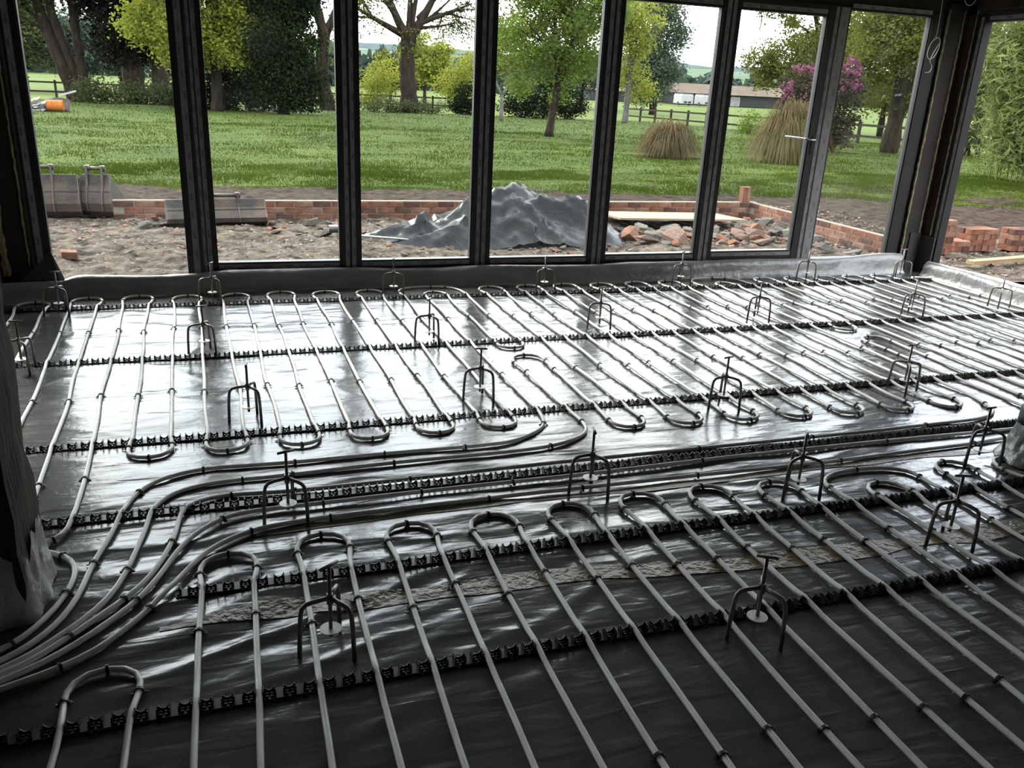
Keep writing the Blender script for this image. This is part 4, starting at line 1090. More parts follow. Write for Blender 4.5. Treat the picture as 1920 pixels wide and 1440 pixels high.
# white birches
tree('birch', 'slim white-stemmed birch left of the green maple', gpos(14.7, 46.3),
     [([(0, 0, -0.1), (0, 0, 1.4)], [0.12, 0.10]), ([(0, 0, 1.3), (-0.45, 0, 2.3), (-0.7, 0, 4.2)], [0.075, 0.06, 0.03]), ([(0, 0, 1.3), (0.45, 0, 2.4), (0.6, 0, 4.6)], [0.075, 0.06, 0.03])],
     [((-0.4, 0, 2.2), (-0.9, 0.2, 4.0), 0.03), ((0.4, 0, 2.3), (1.0, 0, 4.2), 0.03)], [(0.1, 0, 3.8, 1.15, 1.0, 1.5, 1.0)], 2400, 0.15, MT['leaf_olive'], MT['bark_pale'], 17, 0.3, 50)
tree('birch', 'white-stemmed birch with yellow-green leaves right of the fourth mullion', gpos(24.2, 50.4),
     [([(0, 0, -0.1), (0.05, 0, 2.0), (0, 0, 5.0), (0.1, 0, 7.5)], [0.2, 0.17, 0.12, 0.05])], auto_limbs((0, 0, 2.2), (-0.2, 0, 4.6, 1.6, 1.3, 2.8), 6, 0.06, 19),
     [(-0.3, 0, 3.9, 1.2, 1.1, 2.0, 1.0), (0.1, 0, 6.4, 1.1, 1.0, 1.9, 0.7), (0.9, 0, 2.0, 0.8, 0.7, 0.6, 0.2)], 4800, 0.16, MT['leaf_yellow'], MT['bark_pale'], 18, 0.35, 90)
# green maple
tree('green_maple', 'full fresh-green tree on the lawn in the fourth pane', gpos(11.8, 31.0),
     [([(-0.05, 0, -0.1), (0.08, 0, 1.0), (0.22, 0, 2.0)], [0.18, 0.14, 0.15]), ([(0.2, 0, 1.9), (0.1, 0, 3.0), (-0.2, 0, 5.0)], [0.11, 0.09, 0.05]), ([(0.25, 0, 1.9), (0.6, 0.1, 2.9), (0.9, 0.1, 4.8)], [0.12, 0.09, 0.05])],
     auto_limbs((0.3, 0, 2.2), (0.1, 0, 3.9, 2.3, 2.0, 2.4), 9, 0.06, 22),
     [(-1.2, 0, 3.6, 1.35, 1.3, 1.7, 0.8), (0.2, 0, 3.7, 1.5, 1.4, 1.8, 1.0), (1.35, 0.1, 3.4, 1.15, 1.2, 1.5, 0.7), (-0.4, 0, 5.4, 1.9, 1.6, 1.3, 0.7), (1.2, 0, 5.2, 1.2, 1.2, 1.2, 0.4), (0.5, 0, 1.7, 0.5, 0.5, 0.4, 0.06), (-1.1, 0.2, 1.9, 0.7, 0.7, 0.4, 0.12)], 15000, 0.115, MT['leaf_green'], MT['bark'], 20, 0.23, 240)
# grey-green poplar
tree('poplar', 'tall grey-green poplar behind the right birch', gpos(44.0, 85.0),
     [([(0, 0, -0.1), (0, 0, 5), (0, 0, 11)], [0.4, 0.3, 0.1])], [],
     [(-0.6, 0, 4.2, 3.2, 2.5, 3.4, 1.0), (0.3, 0, 8.0, 2.7, 2.3, 3.2, 0.8), (-0.8, 0, 11.0, 2.2, 2, 2.0, 0.4)], 12000, 0.27, MT['leaf_grey'], MT['bark'], 21, 0.6, 170)
# right oak
tree('oak', 'olive-leaved oak rising behind the pink rhododendron', gpos(32.9, 44.0),
     [([(0, 0, -0.1), (0.1, 0, 2.5), (0.0, 0, 5.2), (0.1, 0, 6)], [0.30, 0.26, 0.24, 0.22])],
     [((0.0, 0, 5.5), (-1.4, 0, 8.0), 0.16), ((0.1, 0, 5.6), (1.6, 0, 8.2), 0.16), ((0, 0, 5.0), (-2.8, 0, 6.4), 0.09), ((0, 0, 4.0), (-2.4, 0, 3.6), 0.07), ((0, 0, 4.2), (2.2, 0, 4.8), 0.08)],
     [(-1.3, 0, 3.9, 1.9, 1.6, 1.2, 0.9), (0.6, 0, 4.6, 1.9, 1.6, 1.5, 0.9), (-2.6, 0, 3.0, 1.1, 1, 0.7, 0.3), (1.8, 0, 5.8, 1.6, 1.4, 1.4, 0.5), (-1.6, 0, 7.2, 2.0, 1.4, 0.8, 0.25)], 10500, 0.17, MT['leaf_olive'], MT['bark'], 23, 0.36, 150)
# right lawn tree
tree('lawn_tree', 'stout-trunked olive-green tree seen left of the dark corner post', gpos(23.66, 26.4),
     [([(0.0, 0, -0.1), (0.05, 0, 1.4), (-0.05, 0, 2.8), (-0.2, 0, 4.6), (-0.2, 0, 6)], [0.34, 0.28, 0.24, 0.20, 0.12])],
     auto_limbs((0, 0, 2.8), (0, 0, 3.8, 2.2, 2.0, 2.0), 9, 0.08, 27),
     [(-1.0, 0, 3.6, 1.1, 1.1, 1.4, 0.8), (0.8, 0, 3.5, 1.1, 1.1, 1.3, 0.8), (0.9, 0, 1.9, 0.8, 0.8, 0.6, 0.3), (-0.2, 0, 5.2, 1.7, 1.4, 0.9, 0.8), (1.4, 0, 4.8, 0.9, 1, 0.8, 0.3)], 12500, 0.125, MT['leaf_olive'], MT['bark'], 24, 0.26, 190)

def bush(name, label, base, crowns, n, size, mat, group, cat='bush', spread=0.22, nclump=70, aspect=0.55, stems=3):
    t = tag(empty(name, base), label, cat, group)
    for q in range(stems):
        a = q*2.1
        c = crowns[q % len(crowns)]
        MB().tube([(c[0]*0.3+0.15*math.cos(a), c[1]*0.3+0.15*math.sin(a), -0.05), (c[0]*0.7, c[1]*0.7, c[2]*0.6), (c[0], c[1], c[2])], [0.04, 0.03, 0.015], 5).build('stem', MT['bark'], t)
    C = crown_points(n, crowns, nclump, spread); C = C[C[:, 2] > 0.0]
    foliage('foliage', t, C, size, mat, aspect)
    return t
SH = 'shrubs along the garden edge'
bush('laurel_hedge', 'low dark clipped hedge behind the green maple', gpos(20.4, 55), [(-1.8, 0, 0.9, 1.3, 0.9, 1.1, 1), (0.2, 0, 1.1, 1.5, 1, 1.3, 1.2), (1.8, 0, 1.0, 1.2, 0.9, 1.1, 1)], 8000, 0.16, MT['leaf_dark'], SH, 'hedge', 0.25, 160)
bush('holly_bush', 'dark bush with pale leaf tips left of the third mullion', gpos(16.0, 58), [(0, 0, 0.9, 1.3, 1.1, 1.2, 1)], 3500, 0.15, MT['leaf_dark'], SH)
bush('elder_shrub', 'loose yellow-green shrub left of the thick bare trunk', gpos(10.6, 63), [(-0.5, 0, 1.4, 1.5, 1, 1.4, 1), (0.5, 0, 2.2, 1.2, 1, 1.5, 0.7)], 3200, 0.17, MT['leaf_yellow'], SH, spread=0.35)
bush('spindle_bush', 'pale bush above the dark bush by the third mullion', gpos(16.6, 63), [(-0.4, 0, 1.9, 1.3, 1, 1.2, 1), (0.8, 0, 2.8, 1.3, 1, 1.5, 1)], 3400, 0.17, MT['leaf_yellow'], SH, spread=0.35)
bush('undergrowth', 'dark undergrowth below the yellow-green maple', gpos(0.2, 49.5), [(-1.2, 0, 0.7, 1.5, 1, 1.0, 1), (0.8, 0, 0.8, 1.5, 1, 1.1, 1), (0.3, 0.3, 1.6, 1.5, 1, 1.0, 0.8)], 9000, 0.17, MT['leaf_dark'], SH, 'bush', 0.3, 120)
bush('undergrowth', 'low dark brambles between the scrap heap and the dark tree', gpos(-5.8, 54.5), [(-0.9, 0, 0.5, 1.3, 0.8, 0.7, 1), (1.2, 0, 0.5, 1.3, 0.8, 0.7, 1), (3.2, 0, 0.5, 1.5, 0.8, 0.8, 1)], 5200, 0.16, MT['leaf_dull'], SH, 'bush', 0.28, 110)
bush('undergrowth', 'low green weeds along the fence below the forked tree', gpos(8.8, 56.5), [(-1.5, 0, 0.35, 1.4, 0.6, 0.6, 1), (1.2, 0, 0.4, 1.4, 0.6, 0.6, 1), (3.8, 0, 0.35, 1.6, 0.6, 0.5, 1)], 4200, 0.14, MT['leaf_dull'], SH, 'bush', 0.2, 110)
bush('small_shrub', 'small open shrub standing left of the bamboo', gpos(26.6, 25.6), [(0, 0, 1.0, 0.8, 0.8, 0.8, 1), (0.2, 0, 1.5, 0.6, 0.6, 0.5, 0.4)], 1500, 0.13, MT['leaf_dull'], SH, spread=0.18)
bush('small_shrub', 'low weedy shrub at the fence between the two pampas clumps', gpos(26.2, 39.5), [(0, 0, 0.5, 0.8, 0.6, 0.6, 1)], 1200, 0.11, MT['leaf_green'], SH, spread=0.18)
# rhododendron in flower
rh = tag(empty('rhododendron', gpos(20.0, 26.0)), 'tall rhododendron with pink flower heads behind the door handle', 'bush', SH)
rcr = [(-0.55, 0, 1.0, 0.95, 0.8, 1.0, 0.8), (-0.75, 0, 2.0, 0.9, 0.8, 0.8, 0.8), (0.80, 0, 1.0, 0.55, 0.7, 1.0, 0.8), (0.85, 0, 2.1, 0.50, 0.6, 0.95, 0.8)]
for q, x in enumerate((-0.4, 0.7)):
    MB().tube([(x, 0, -0.05), (x*1.1, 0, 1.0), (x*1.2, 0, 2.0)], [0.10, 0.07, 0.03], 7).build('stem', MT['bark'], rh)
foliage('foliage', rh, crown_points(7500, rcr, 150, 0.2), 0.13, MT['leaf_rhodo'])
fc = []
for i in range(95):
    c = rcr[(1, 3, 1, 3, 1, 3)[i % 6]]
    d = rng.normal(size=3); d[1] = -abs(d[1])*0.8; d[2] = abs(d[2]) if i % 4 else d[2]; d /= np.linalg.norm(d)
    fc.append(np.array(c[:3])+d*np.array(c[3:6])*1.12)
fc = np.array(fc)
pp_ = fc[rng.integers(0, len(fc), 1500)] + rng.normal(size=(1500, 3))*0.055
foliage('flower_heads', rh, pp_, 0.085, MT['petal'], 0.8)['label'] = 'pink flower heads'

# pampas clumps
def pampas(label, base, n, h, rad, mat, mat2, lean, seed):
    t = tag(empty('pampas_grass', base), label, 'ornamental grass', 'pampas clumps on the lawn')
    for nm, m_, cnt, hs, fall in (('dry_blades', mat, n, 1.0, 1.0), ('inner_blades', mat2, n//2, 1.05, 0.6)):
        k = cnt
        a = rng.random(k)*6.283; rr = rad*0.25*rng.random(k)**0.5
        x0 = np.cos(a)*rr; y0 = np.sin(a)*rr
        a2 = a+rng.normal(size=k)*0.5
        out = rad*(0.15+1.0*rng.random(k))*fall; hh = h*hs*(0.35+0.8*rng.random(k))
        segs = 5; V = np.zeros((k, segs+1, 2, 3)); w = 0.008+0.006*rng.random(k)
        endz = hh*rng.uniform(-0.1, 0.75, k)*np.clip(1.4-out/rad, 0.02, 1)
        for s_ in range(segs+1):
            q = s_/segs
            px = x0+np.cos(a2)*out*q+lean*q*h*0.3; py = y0+np.sin(a2)*out*q
            pz = (2*q*(1-q))*hh*1.5 + q*q*endz
            ww = w*(1-0.7*q)
            V[:, s_, 0] = np.stack([px-np.sin(a2)*ww, py+np.cos(a2)*ww, pz], 1); V[:, s_, 1] = np.stack([px+np.sin(a2)*ww, py-np.cos(a2)*ww, pz], 1)
        V[..., 2] = np.maximum(V[..., 2], 0.0)
        idx = np.arange(k)[:, None, None]*(segs+1)*2 + np.arange(segs)[None, :, None]*2 + np.array([0, 1, 3, 2])[None, None, :]
        o = link(nm, np_mesh(nm, V.reshape(-1, 3), idx.reshape(-1, 4), m_), t); o['kind'] = 'stuff'
    return t
pampas('brown clump of pampas grass left of the fifth mullion', gpos(11.75, 21.6), 2200, 0.95, 0.85, MT['straw_dark'], MT['straw'], 0.1, 1)
pampas('tall straw-coloured pampas clump in front of the rhododendron', gpos(14.5, 20.1), 2600, 1.55, 1.0, MT['straw'], MT['straw_dark'], 0.35, 2)

# bamboo
bam = tag(empty('bamboo', gpos(18.45, 15.4)), 'feathery bright bamboo thicket at the right edge', 'bamboo')
C = []
for i in range(110):
    a = rng.random()*6.283; rr = 1.15*rng.random()**0.5
    x0, y0 = rr*math.cos(a), rr*math.sin(a); H = 3.2+2.6*rng.random()
    ax, ay = x0*0.9-0.35+rng.normal()*0.4, y0*0.6+rng.normal()*0.4
    pts = [(x0+ax*q*q, y0+ay*q*q, H*(q-0.18*q*q*q)) for q in np.linspace(0, 1, 6)]
    if i < 28:
        MB().tube(pts, [0.014]*3+[0.010, 0.007, 0.004], 5).build('cane', MT['leaf_bamboo'], bam)
    m = 230
    q = 0.12+0.88*rng.random(m)
    c = np.stack([x0+ax*q*q, y0+ay*q*q, H*(q-0.18*q**3)], 1)+rng.normal(size=(m, 3))*np.array([0.24, 0.24, 0.15])
    C.append(c)
C = np.concatenate(C)
V, F = leaf_quads(C, 0.27, 0.16, 0.45)
o = link('foliage', np_mesh('foliage', V, F, MT['leaf_bamboo']), bam); o['kind'] = 'stuff'

for q, (x, y) in enumerate(((19.0, 9.5), (20.0, 4.5), (20.5, -0.5), (20.5, -5.5), (20.0, -10.5), (19.0, -15.5))):  # unseen hedge added to keep bright sky out of the pane reflections
    bush('conifer_hedge', ['tall hedge beyond the right wall next to the bamboo', 'second tall hedge tree beyond the right wall', 'third tall hedge tree beyond the right wall', 'fourth tall hedge tree beyond the right wall', 'fifth tall hedge tree beyond the right wall', 'last tall hedge tree beyond the right wall'][q],
         (x, y, -0.2), [(0, 0, 2.0, 2.2, 2.6, 2.2, 1), (0, 0, 4.8, 2.0, 2.5, 2.4, 1), (0, 0, 7.4, 1.6, 2.2, 2.0, 0.7)], 7500, 0.46, MT['leaf_dull'], 'hedge trees beyond the right wall', 'hedge', 0.45, 130)

# far trees beyond the fence
FT = 'trees in the far field'
def far_tree(label, base, h, r, mat, n, seed, bare=0.3, size=0.34):
    tree('field_tree', label, base, [([(0, 0, -0.1), (0, 0, h*0.35), (0.1, 0, h*0.8)], [0.2, 0.15, 0.05])], auto_limbs((0, 0, h*0.28), (0, 0, h*0.6, r*0.8, r*0.7, h*0.4), 6, 0.08, seed),
         [(0, 0, h*0.6, r, r*0.8, h*0.4, 1)], n, size, mat, MT['bark'], seed, r*0.16, 60, kids=2, depth=1, group=FT)
far_tree('thin spring tree right of the thick bare trunk', gpos(20.6, 92), 7.2, 2.6, MT['leaf_yellow'], 2600, 31)
far_tree('hazy grey-green tree left of the third mullion', gpos(28.2, 96), 5.6, 2.8, MT['leaf_grey'], 3200, 32)
far_tree('small round tree in the gap right of the thick trunk', gpos(25.0, 99), 3.8, 2.0, MT['leaf_grey'], 1800, 33)
far_tree('pale tree left of the thick bare trunk', gpos(17.5, 95), 4.5, 2.0, MT['leaf_olive'], 1600, 34)
far_tree('leafy tree in the far left of the first pane', gpos(-15.6, 85), 7.5, 3.2, MT['leaf_dull'], 4200, 35)
far_tree('grey-leaved tree behind the leaning stems', gpos(-12.2, 88), 6.4, 3.0, MT['leaf_grey'], 3800, 36)
far_tree('grey-green tree left of the dark twin trunks', gpos(-8.6, 90), 6.0, 3.0, MT['leaf_grey'], 3800, 37)
far_tree('green tree behind the yellow-green maple', gpos(-3.5, 92), 8.0, 4.0, MT['leaf_dull'], 4200, 38)
far_tree('green tree behind the dark evergreen', gpos(3.5, 95), 8.0, 4.0, MT['leaf_green'], 3800, 39)
far_tree('dull tree behind the white birch', gpos(36.5, 98), 7.0, 4.0, MT['leaf_grey'], 3200, 40)
far_tree('dull tree behind the green maple', gpos(42, 100), 6.5, 4.0, MT['leaf_grey'], 3000, 41)
far_tree('olive tree beyond the fence left of the corner post', gpos(38.5, 44), 6.5, 3.0, MT['leaf_olive'], 4800, 42, size=0.2)
far_tree('dull tree beyond the fence behind the corner post', gpos(40.5, 40), 6.0, 3.0, MT['leaf_dull'], 4200, 43, size=0.2)
far_tree('olive tree beyond the fence behind the bamboo', gpos(45, 43), 6.5, 3.4, MT['leaf_olive'], 4600, 44, size=0.2)

# far woodland belts and hedgerows: too many to count
def belt(name, label, x0, x1, y, n, h0, h1, mat, zoff=-1.0, zf=None):
    m = n*46
    cx = np.linspace(x0, x1, n)+rng.normal(size=n)*abs(x1-x0)/n*0.8; hh = h0+(h1-h0)*rng.random(n); cy = y+rng.normal(size=n)*6
    idx = np.repeat(np.arange(n), 46)
    d = rng.normal(size=(m, 3)); d /= np.linalg.norm(d, axis=1)[:, None]; d[:, 2] = np.abs(d[:, 2])
    C_ = np.stack([cx[idx]+d[:, 0]*hh[idx]*0.75, cy[idx]+d[:, 1]*hh[idx]*0.6, zoff+d[:, 2]*hh[idx]], 1)
    if zf is not None: C_[:, 2] += zf(cx[idx], cy[idx])-zoff
    V, F = leaf_quads(C_, h1*0.42, 0.7)
    return tag(link(name, np_mesh(name, V, F, mat)), label, 'woodland', kind='stuff')
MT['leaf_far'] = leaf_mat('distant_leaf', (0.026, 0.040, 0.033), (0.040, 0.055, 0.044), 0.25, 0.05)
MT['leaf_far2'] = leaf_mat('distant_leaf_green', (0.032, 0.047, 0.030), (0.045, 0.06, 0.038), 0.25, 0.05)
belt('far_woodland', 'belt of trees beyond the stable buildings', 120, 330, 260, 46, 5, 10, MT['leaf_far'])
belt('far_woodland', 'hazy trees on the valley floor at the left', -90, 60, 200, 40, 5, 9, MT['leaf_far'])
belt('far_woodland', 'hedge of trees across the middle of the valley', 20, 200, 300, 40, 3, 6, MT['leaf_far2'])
def hill_z(X, Y):
    ridge = 37 + 7*(fbm(X*0.004+3, Y*0+1.5, 15, 3)-0.45) - 9*np.exp(-((X-575)/60.0)**2) - 4*np.exp(-((X-330)/90.0)**2)
    t = np.clip((Y-430)/600.0, 0, 1)
    return -1.0 + ridge*(t*t*(3-2*t)) + 0.9*(fbm(X*0.03, Y*0.03, 19, 3)-0.5)*t
gx, gy = np.meshgrid(np.linspace(-500, 1500, 160), np.linspace(425, 800, 40))
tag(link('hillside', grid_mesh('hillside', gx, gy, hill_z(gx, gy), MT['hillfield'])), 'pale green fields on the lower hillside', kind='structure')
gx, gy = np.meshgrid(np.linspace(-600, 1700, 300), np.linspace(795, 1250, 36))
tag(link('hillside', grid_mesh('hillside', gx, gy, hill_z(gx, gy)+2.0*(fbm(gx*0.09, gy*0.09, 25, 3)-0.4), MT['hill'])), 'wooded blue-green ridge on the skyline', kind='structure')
for q, (x0, x1, y) in enumerate(((60, 420, 470), (40, 380, 540), (100, 420, 610), (480, 760, 480), (520, 800, 590))):
    belt('hedgerow', ['lowest hedge line on the left hillside', 'second hedge line up the left hillside', 'third hedge line up the left hillside', 'lowest hedge line on the right hillside', 'upper hedge line on the right hillside'][q], x0, x1, y, 40, 2.5, 6, MT['leaf_far'], 0, hill_z)

# ------------------------------------------------------------------ post and rail fences
def fence(label, pts, rails, hgt, drop=0.0):
    t = tag(empty('rail_fence', (pts[0][0], pts[0][1], 0)), label, 'fence', 'post and rail fences')
    ox, oy = pts[0][0], pts[0][1]
    P = [(x-ox, y-oy, float(zg(y))-drop) for x, y in pts]
    for p in P:
        MB().box(p[0]-0.06, p[0]+0.06, p[1]-0.05, p[1]+0.05, p[2]-0.2, p[2]+hgt+0.12).build('post', MT['fence'], t)
    for a, b in zip(P[:-1], P[1:]):
        for f_ in rails:
            va = Vector((a[0], a[1], a[2]+hgt*f_)); vb = Vector((b[0], b[1], b[2]+hgt*f_))
            d = vb-va; L = d.length; d.normalize(); sd = Vector((-d.y, d.x, 0))
            MB().obox((va+vb)/2-sd*0.06, d*(L/2+0.03), sd*0.02, Vector((0, 0, 0.05))).build('rail', MT['fence'], t)
fence('dark post and rail fence behind the scrap heap and dark trees', [(x, 60.0+0.05*x) for x in np.arange(-16, 5.5, 2.2)], (0.45, 0.98), 1.0)
fence('dark post and rail fence passing behind the thick bare trunk', [(x, 62.5+0.1*(x-6)) for x in np.arange(6, 21, 2.2)], (0.45, 0.98), 1.0)
fence('dark post and rail fence running down the right side of the lawn', [(27.6+0.02*(y-40), y) for y in np.arange(58, 23.5, -2.3)], (0.42, 0.98), 0.85)
fence('dark post and rail fence across behind the corner post and bamboo', [(x, 30.0+0.15*(x-28)) for x in np.arange(29.5, 46, 2.2)], (0.42, 0.98), 0.85)

# ------------------------------------------------------------------ stables and horse boxes
bn = tag(empty('barn', (98.0, 152.0, -1.0)), 'long low dark barn with brown roof across the far field', 'building')
MB().box(-14, 14, 0, 8, 0, 2.2).build('wall', MT['barn_dark'], bn)
rf = MB(); rf.add([(-14.5, -0.8, 2.1), (14.5, -0.8, 2.1), (14.5, 4, 3.9), (-14.5, 4, 3.9), (14.5, 8.8, 2.1), (-14.5, 8.8, 2.1)], [(0, 1, 2, 3), (3, 2, 4, 5), (0, 3, 5), (1, 4, 2), (0, 5, 4, 1)])
rf.build('roof', MT['barn_roof'], bn)
for x in (-3.6, -1.4):
    d_ = MB().box(x-1.0, x-0.85, -0.12, -0.02, 0, 1.75).box(x+0.85, x+1.0, -0.12, -0.02, 0, 1.75).box(x-0.85, x+0.85, -0.12, -0.02, 1.6, 1.75).build('door_frame', MT['white_paint'], bn)
    MB().box(x-0.85, x+0.85, -0.08, -0.03, 0.0, 1.6).build('door_panel', MT['grey_sheet'], bn)
bn2 = tag(empty('stable_shed', (76.0, 156.0, -1.0)), 'low brown-roofed shed behind the white trailers', 'building')
MB().box(-9, 6, 0, 6, 0, 1.9).build('wall', MT['barn_dark'], bn2)
rf = MB(); rf.add([(-9.4, -0.5, 1.85), (6.4, -0.5, 1.85), (6.4, 6.5, 2.7), (-9.4, 6.5, 2.7), (-9.4, 6.5, 2.5), (6.4, 6.5, 2.5)], [(0, 1, 2, 3), (0, 3, 4), (1, 5, 2), (0, 4, 5, 1), (2, 5, 4, 3)])
rf.build('roof', MT['barn_roof'], bn2)
for x, lab in ((78.35, 'white horse trailer farther from the mullion in the far field'), (82.6, 'white horse trailer close to the fifth mullion in the far field')):
    t = tag(empty('horse_trailer', (x, 140, -1.0)), lab, 'trailer', 'white trailers by the barn')
    MB().bbox(-1.15, 1.15, -1.6, 1.6, 0.35, 1.85, 0.12).build('body', MT['white_paint'], t)
    MB().bbox(-1.08, 1.08, -1.5, 1.5, 1.82, 1.98, 0.06).build('roof', MT['grey_sheet'], t)
    MB().box(-0.7, -0.1, -1.63, -1.6, 0.45, 0.75).box(0.1, 0.7, -1.63, -1.6, 0.45, 0.75).build('ramp_panel', MT['barn_dark'], t)
    for s in (-1, 1):
        MB().tube([(s*1.0, -0.3, 0.34), (s*1.2, -0.3, 0.34)], 0.33, 14).build('wheel', MT['black_plastic'], t)

# ------------------------------------------------------------------ low brick wall
def jig(mb, r_, a): 
    mb.v = [(x+r_.uniform(-a, a), y+r_.uniform(-a, a), z+r_.uniform(-a, a)) for x, y, z in mb.v]; return mb
BRM = []
for q, mt in enumerate(('brick', 'brick2', 'brick', 'brick3')):
    r_ = random.Random(q); BRM.append(jig(MB().bbox(-0.1075, 0.1075, -0.051, 0.051, -0.0325, 0.0325, 0.006), r_, 0.0015).mesh('brick', MT[mt]))
bw = tag(empty('low_brick_wall', (-1.25, 10.70, -0.21)), 'low red brick foundation wall round the dug soil, with its right-hand return', 'wall')
r_ = random.Random(5)
for c in range(3):
    x = 0.11 + (0.1125 if c % 2 else 0)
    while x < 8.62:
        o = link('brick', BRM[r_.choice((0, 0, 1, 2, 3))], bw); o.location = (x, r_.uniform(-.003, .003), 0.035+c*0.075); x += 0.225
    y = 0.0
    y = -0.16 - (0.1125 if c % 2 else 0)
    while y > -3.15:
        o = link('brick', BRM[r_.choice((0, 0, 1, 2, 3))], bw); o.location = (8.55, y, 0.035+c*0.075); o.rotation_euler = (0, 0, math.pi/2); y -= 0.225
MB().box(0.0, 8.6, -0.044, 0.044, -0.05, 0.2195).box(8.506, 8.594, -3.2, 0.0, -0.05, 0.2195).build('mortar_core', MT['mortar'], bw)
MB().box(0.0, 8.62, -0.045, 0.045, 0.217, 0.2235).build('mortar_cap', MT['mortar'], bw)
pier = tag(empty('brick_pier', (7.17, 10.70, 0.015)), 'short stub of upright bricks on the corner of the low wall', 'pier')
for q in range(2):
    o = link('brick', BRM[q], pier); o.location = (0.034*(q*2-1), 0, 0.1075); o.rotation_euler = (0, math.pi/2, 0)

# ---- loose bricks stacked beyond the side opening
def loose(x, y, z, rz, label, group, mi_, end=False):
    c_ = int(round((z-G0-0.033)/0.067)); label = label.replace('COURSE', ['bottom course', 'second course', 'third course', 'fourth course', 'fifth course', 'sixth course'][c_])
    o = link('loose_brick', BRM[mi_]); o.location = (x, y, z); o.rotation_euler = (0, 0, rz)
    tag(o, label, 'brick', group)
r_ = random.Random(9)
G0 = -0.185
def stack(x0, y0, nx, ny, nz, label, group, missing=()):
    for c in range(nz):
        for i in range(nx):
            for j in range(ny):
                if (c, i) in missing: continue
                if c % 2 == 0:
                    loose(x0+i*0.110, y0+j*0.222, G0+0.033+c*0.067, math.pi/2+r_.uniform(-.03, .03), label, group, r_.choice((0, 1, 2, 1, 3)))
                elif i % 2 == 0 and i+1 < nx and (c, i+1) not in missing:
                    for jj in range(2):
                        loose(x0+i*0.110+0.055, y0+j*0.222-0.056+jj*0.112, G0+0.033+c*0.067, r_.uniform(-.03, .03), label, group, r_.choice((0, 1, 2, 1, 3)))
                elif i % 2 == 0:
                    loose(x0+i*0.110, y0+j*0.222, G0+0.033+c*0.067, math.pi/2+r_.uniform(-.03, .03), label, group, r_.choice((0, 1, 2, 1, 3)))
stack(7.98, 7.85, 2, 1, 6, 'loose red brick in the COURSE of the tall narrow stack against the corner post', 'bricks in the narrow stack')
stack(8.60, 8.0, 4, 1, 4, 'loose red brick in the COURSE of the middle stack outside the side opening', 'bricks in the middle stack')
stack(8.36, 7.95, 2, 1, 2, 'loose red brick in the COURSE of the low pile left of the middle stack', 'bricks in the low pile')
stack(9.24, 7.95, 4, 1, 4, 'loose red brick in the COURSE of the stack at the right edge', 'bricks in the right-hand stack')
tag(MB().box(-0.95, 0.95, -0.05, 0.05, -0.02, 0.02).build('timber_plank', MT['softwood']), 'pale timber plank lying on the soil outside the side opening', 'plank')
o = bpy.data.objects['timber_plank']; o.location = (8.65, 7.20, -0.13); o.rotation_euler = (0, 0, R(9))
lb = link('half_brick', BRM[1]); lb.location = (-1.40, 8.42, -0.16); lb.rotation_euler = (0.05, 0.1, 0.3); lb.scale = (0.62, 1, 1); tag(lb, 'lone red brick lying on the soil outside the first pane', 'brick')

# ---- rubble
import bmesh
def rock_mesh(seed, mat, flat=0.6):
    r_ = random.Random(seed); bm = bmesh.new()
    for q in range(16):
        v = Vector((r_.uniform(-1, 1), r_.uniform(-1, 1), r_.uniform(-1, 1)))
        m = max(abs(v.x), abs(v.y), abs(v.z)); v = v/m*r_.uniform(0.75, 1)
        bm.verts.new((v.x, v.y*0.8, v.z*flat))
    res = bmesh.ops.convex_hull(bm, input=bm.verts)
    for v in [v for v in bm.verts if not v.link_faces]: bm.verts.remove(v)
    me = bpy.data.meshes.new('rubble'); bm.to_mesh(me); bm.free(); me.materials.append(MT[mat]); return me
ROCK = [rock_mesh(q, ('concrete', 'pinkstone', 'pinkstone', 'brick2', 'concrete', 'brick')[q % 6], (0.6, 0.5, 0.35)[q % 3]) for q in range(12)]
def rubble(n, x0, x1, y0, y1, smin, smax, label, group, seed):
    r_ = random.Random(seed); put = []
    tries = 0
    while len(put) < n and tries < 4000:
        tries += 1
        x = r_.uniform(x0, x1); y = r_.uniform(y0, y1); s = smin+(smax-smin)*r_.random()**1.8
        if any((x-a)**2+(y-b)**2 < ((s+c)*0.8)**2 for a, b, c in put): continue
        put.append((x, y, s))
        ri_ = r_.randrange(12); o = link('rubble_lump', ROCK[ri_]); o.scale = (s, s*r_.uniform(.7, 1.1), s*r_.uniform(.7, 1.1))
        o.location = (x, y, -0.2+float(soil_h(np.array(x), np.array(y)))+s*0.28); o.rotation_euler = (r_.uniform(-.35, .35), r_.uniform(-.35, .35), r_.uniform(0, 6.28))
        lab_ = ('large ' if s > smin+(smax-smin)*0.35 else 'small ')+('grey concrete', 'pinkish stone', 'pinkish stone', 'pale red brick', 'grey concrete', 'red brick')[ri_ % 6]+' '+label
        tag(o, lab_, 'rubble', group)
rubble(64, 4.55, 7.0, 8.55, 9.55, 0.07, 0.22, 'lump in the heap before the plywood board', 'rubble before the board', 1)
rubble(26, 6.1, 7.1, 9.4, 10.4, 0.04, 0.13, 'lump in the corner of the low brick wall', 'rubble in the wall corner', 2)
rubble(26, 5.6, 7.1, 7.3, 8.5, 0.04, 0.14, 'lump lying near the foot of the corner post', 'rubble by the corner post', 3)
rubble(24, 0.4, 1.75, 9.5, 10.4, 0.04, 0.13, 'lump between the wide bucket and the tarpaulin', 'rubble beside the wide bucket', 4)
rubble(14, -1.1, -0.6, 10.0, 10.5, 0.03, 0.09, 'lump between the narrow bucket and the wide bucket', 'rubble between the buckets', 5)
rubble(30, 2.2, 4.5, 8.0, 8.75, 0.02, 0.08, 'lump along the front of the tarpaulin', 'rubble before the tarpaulin', 6)
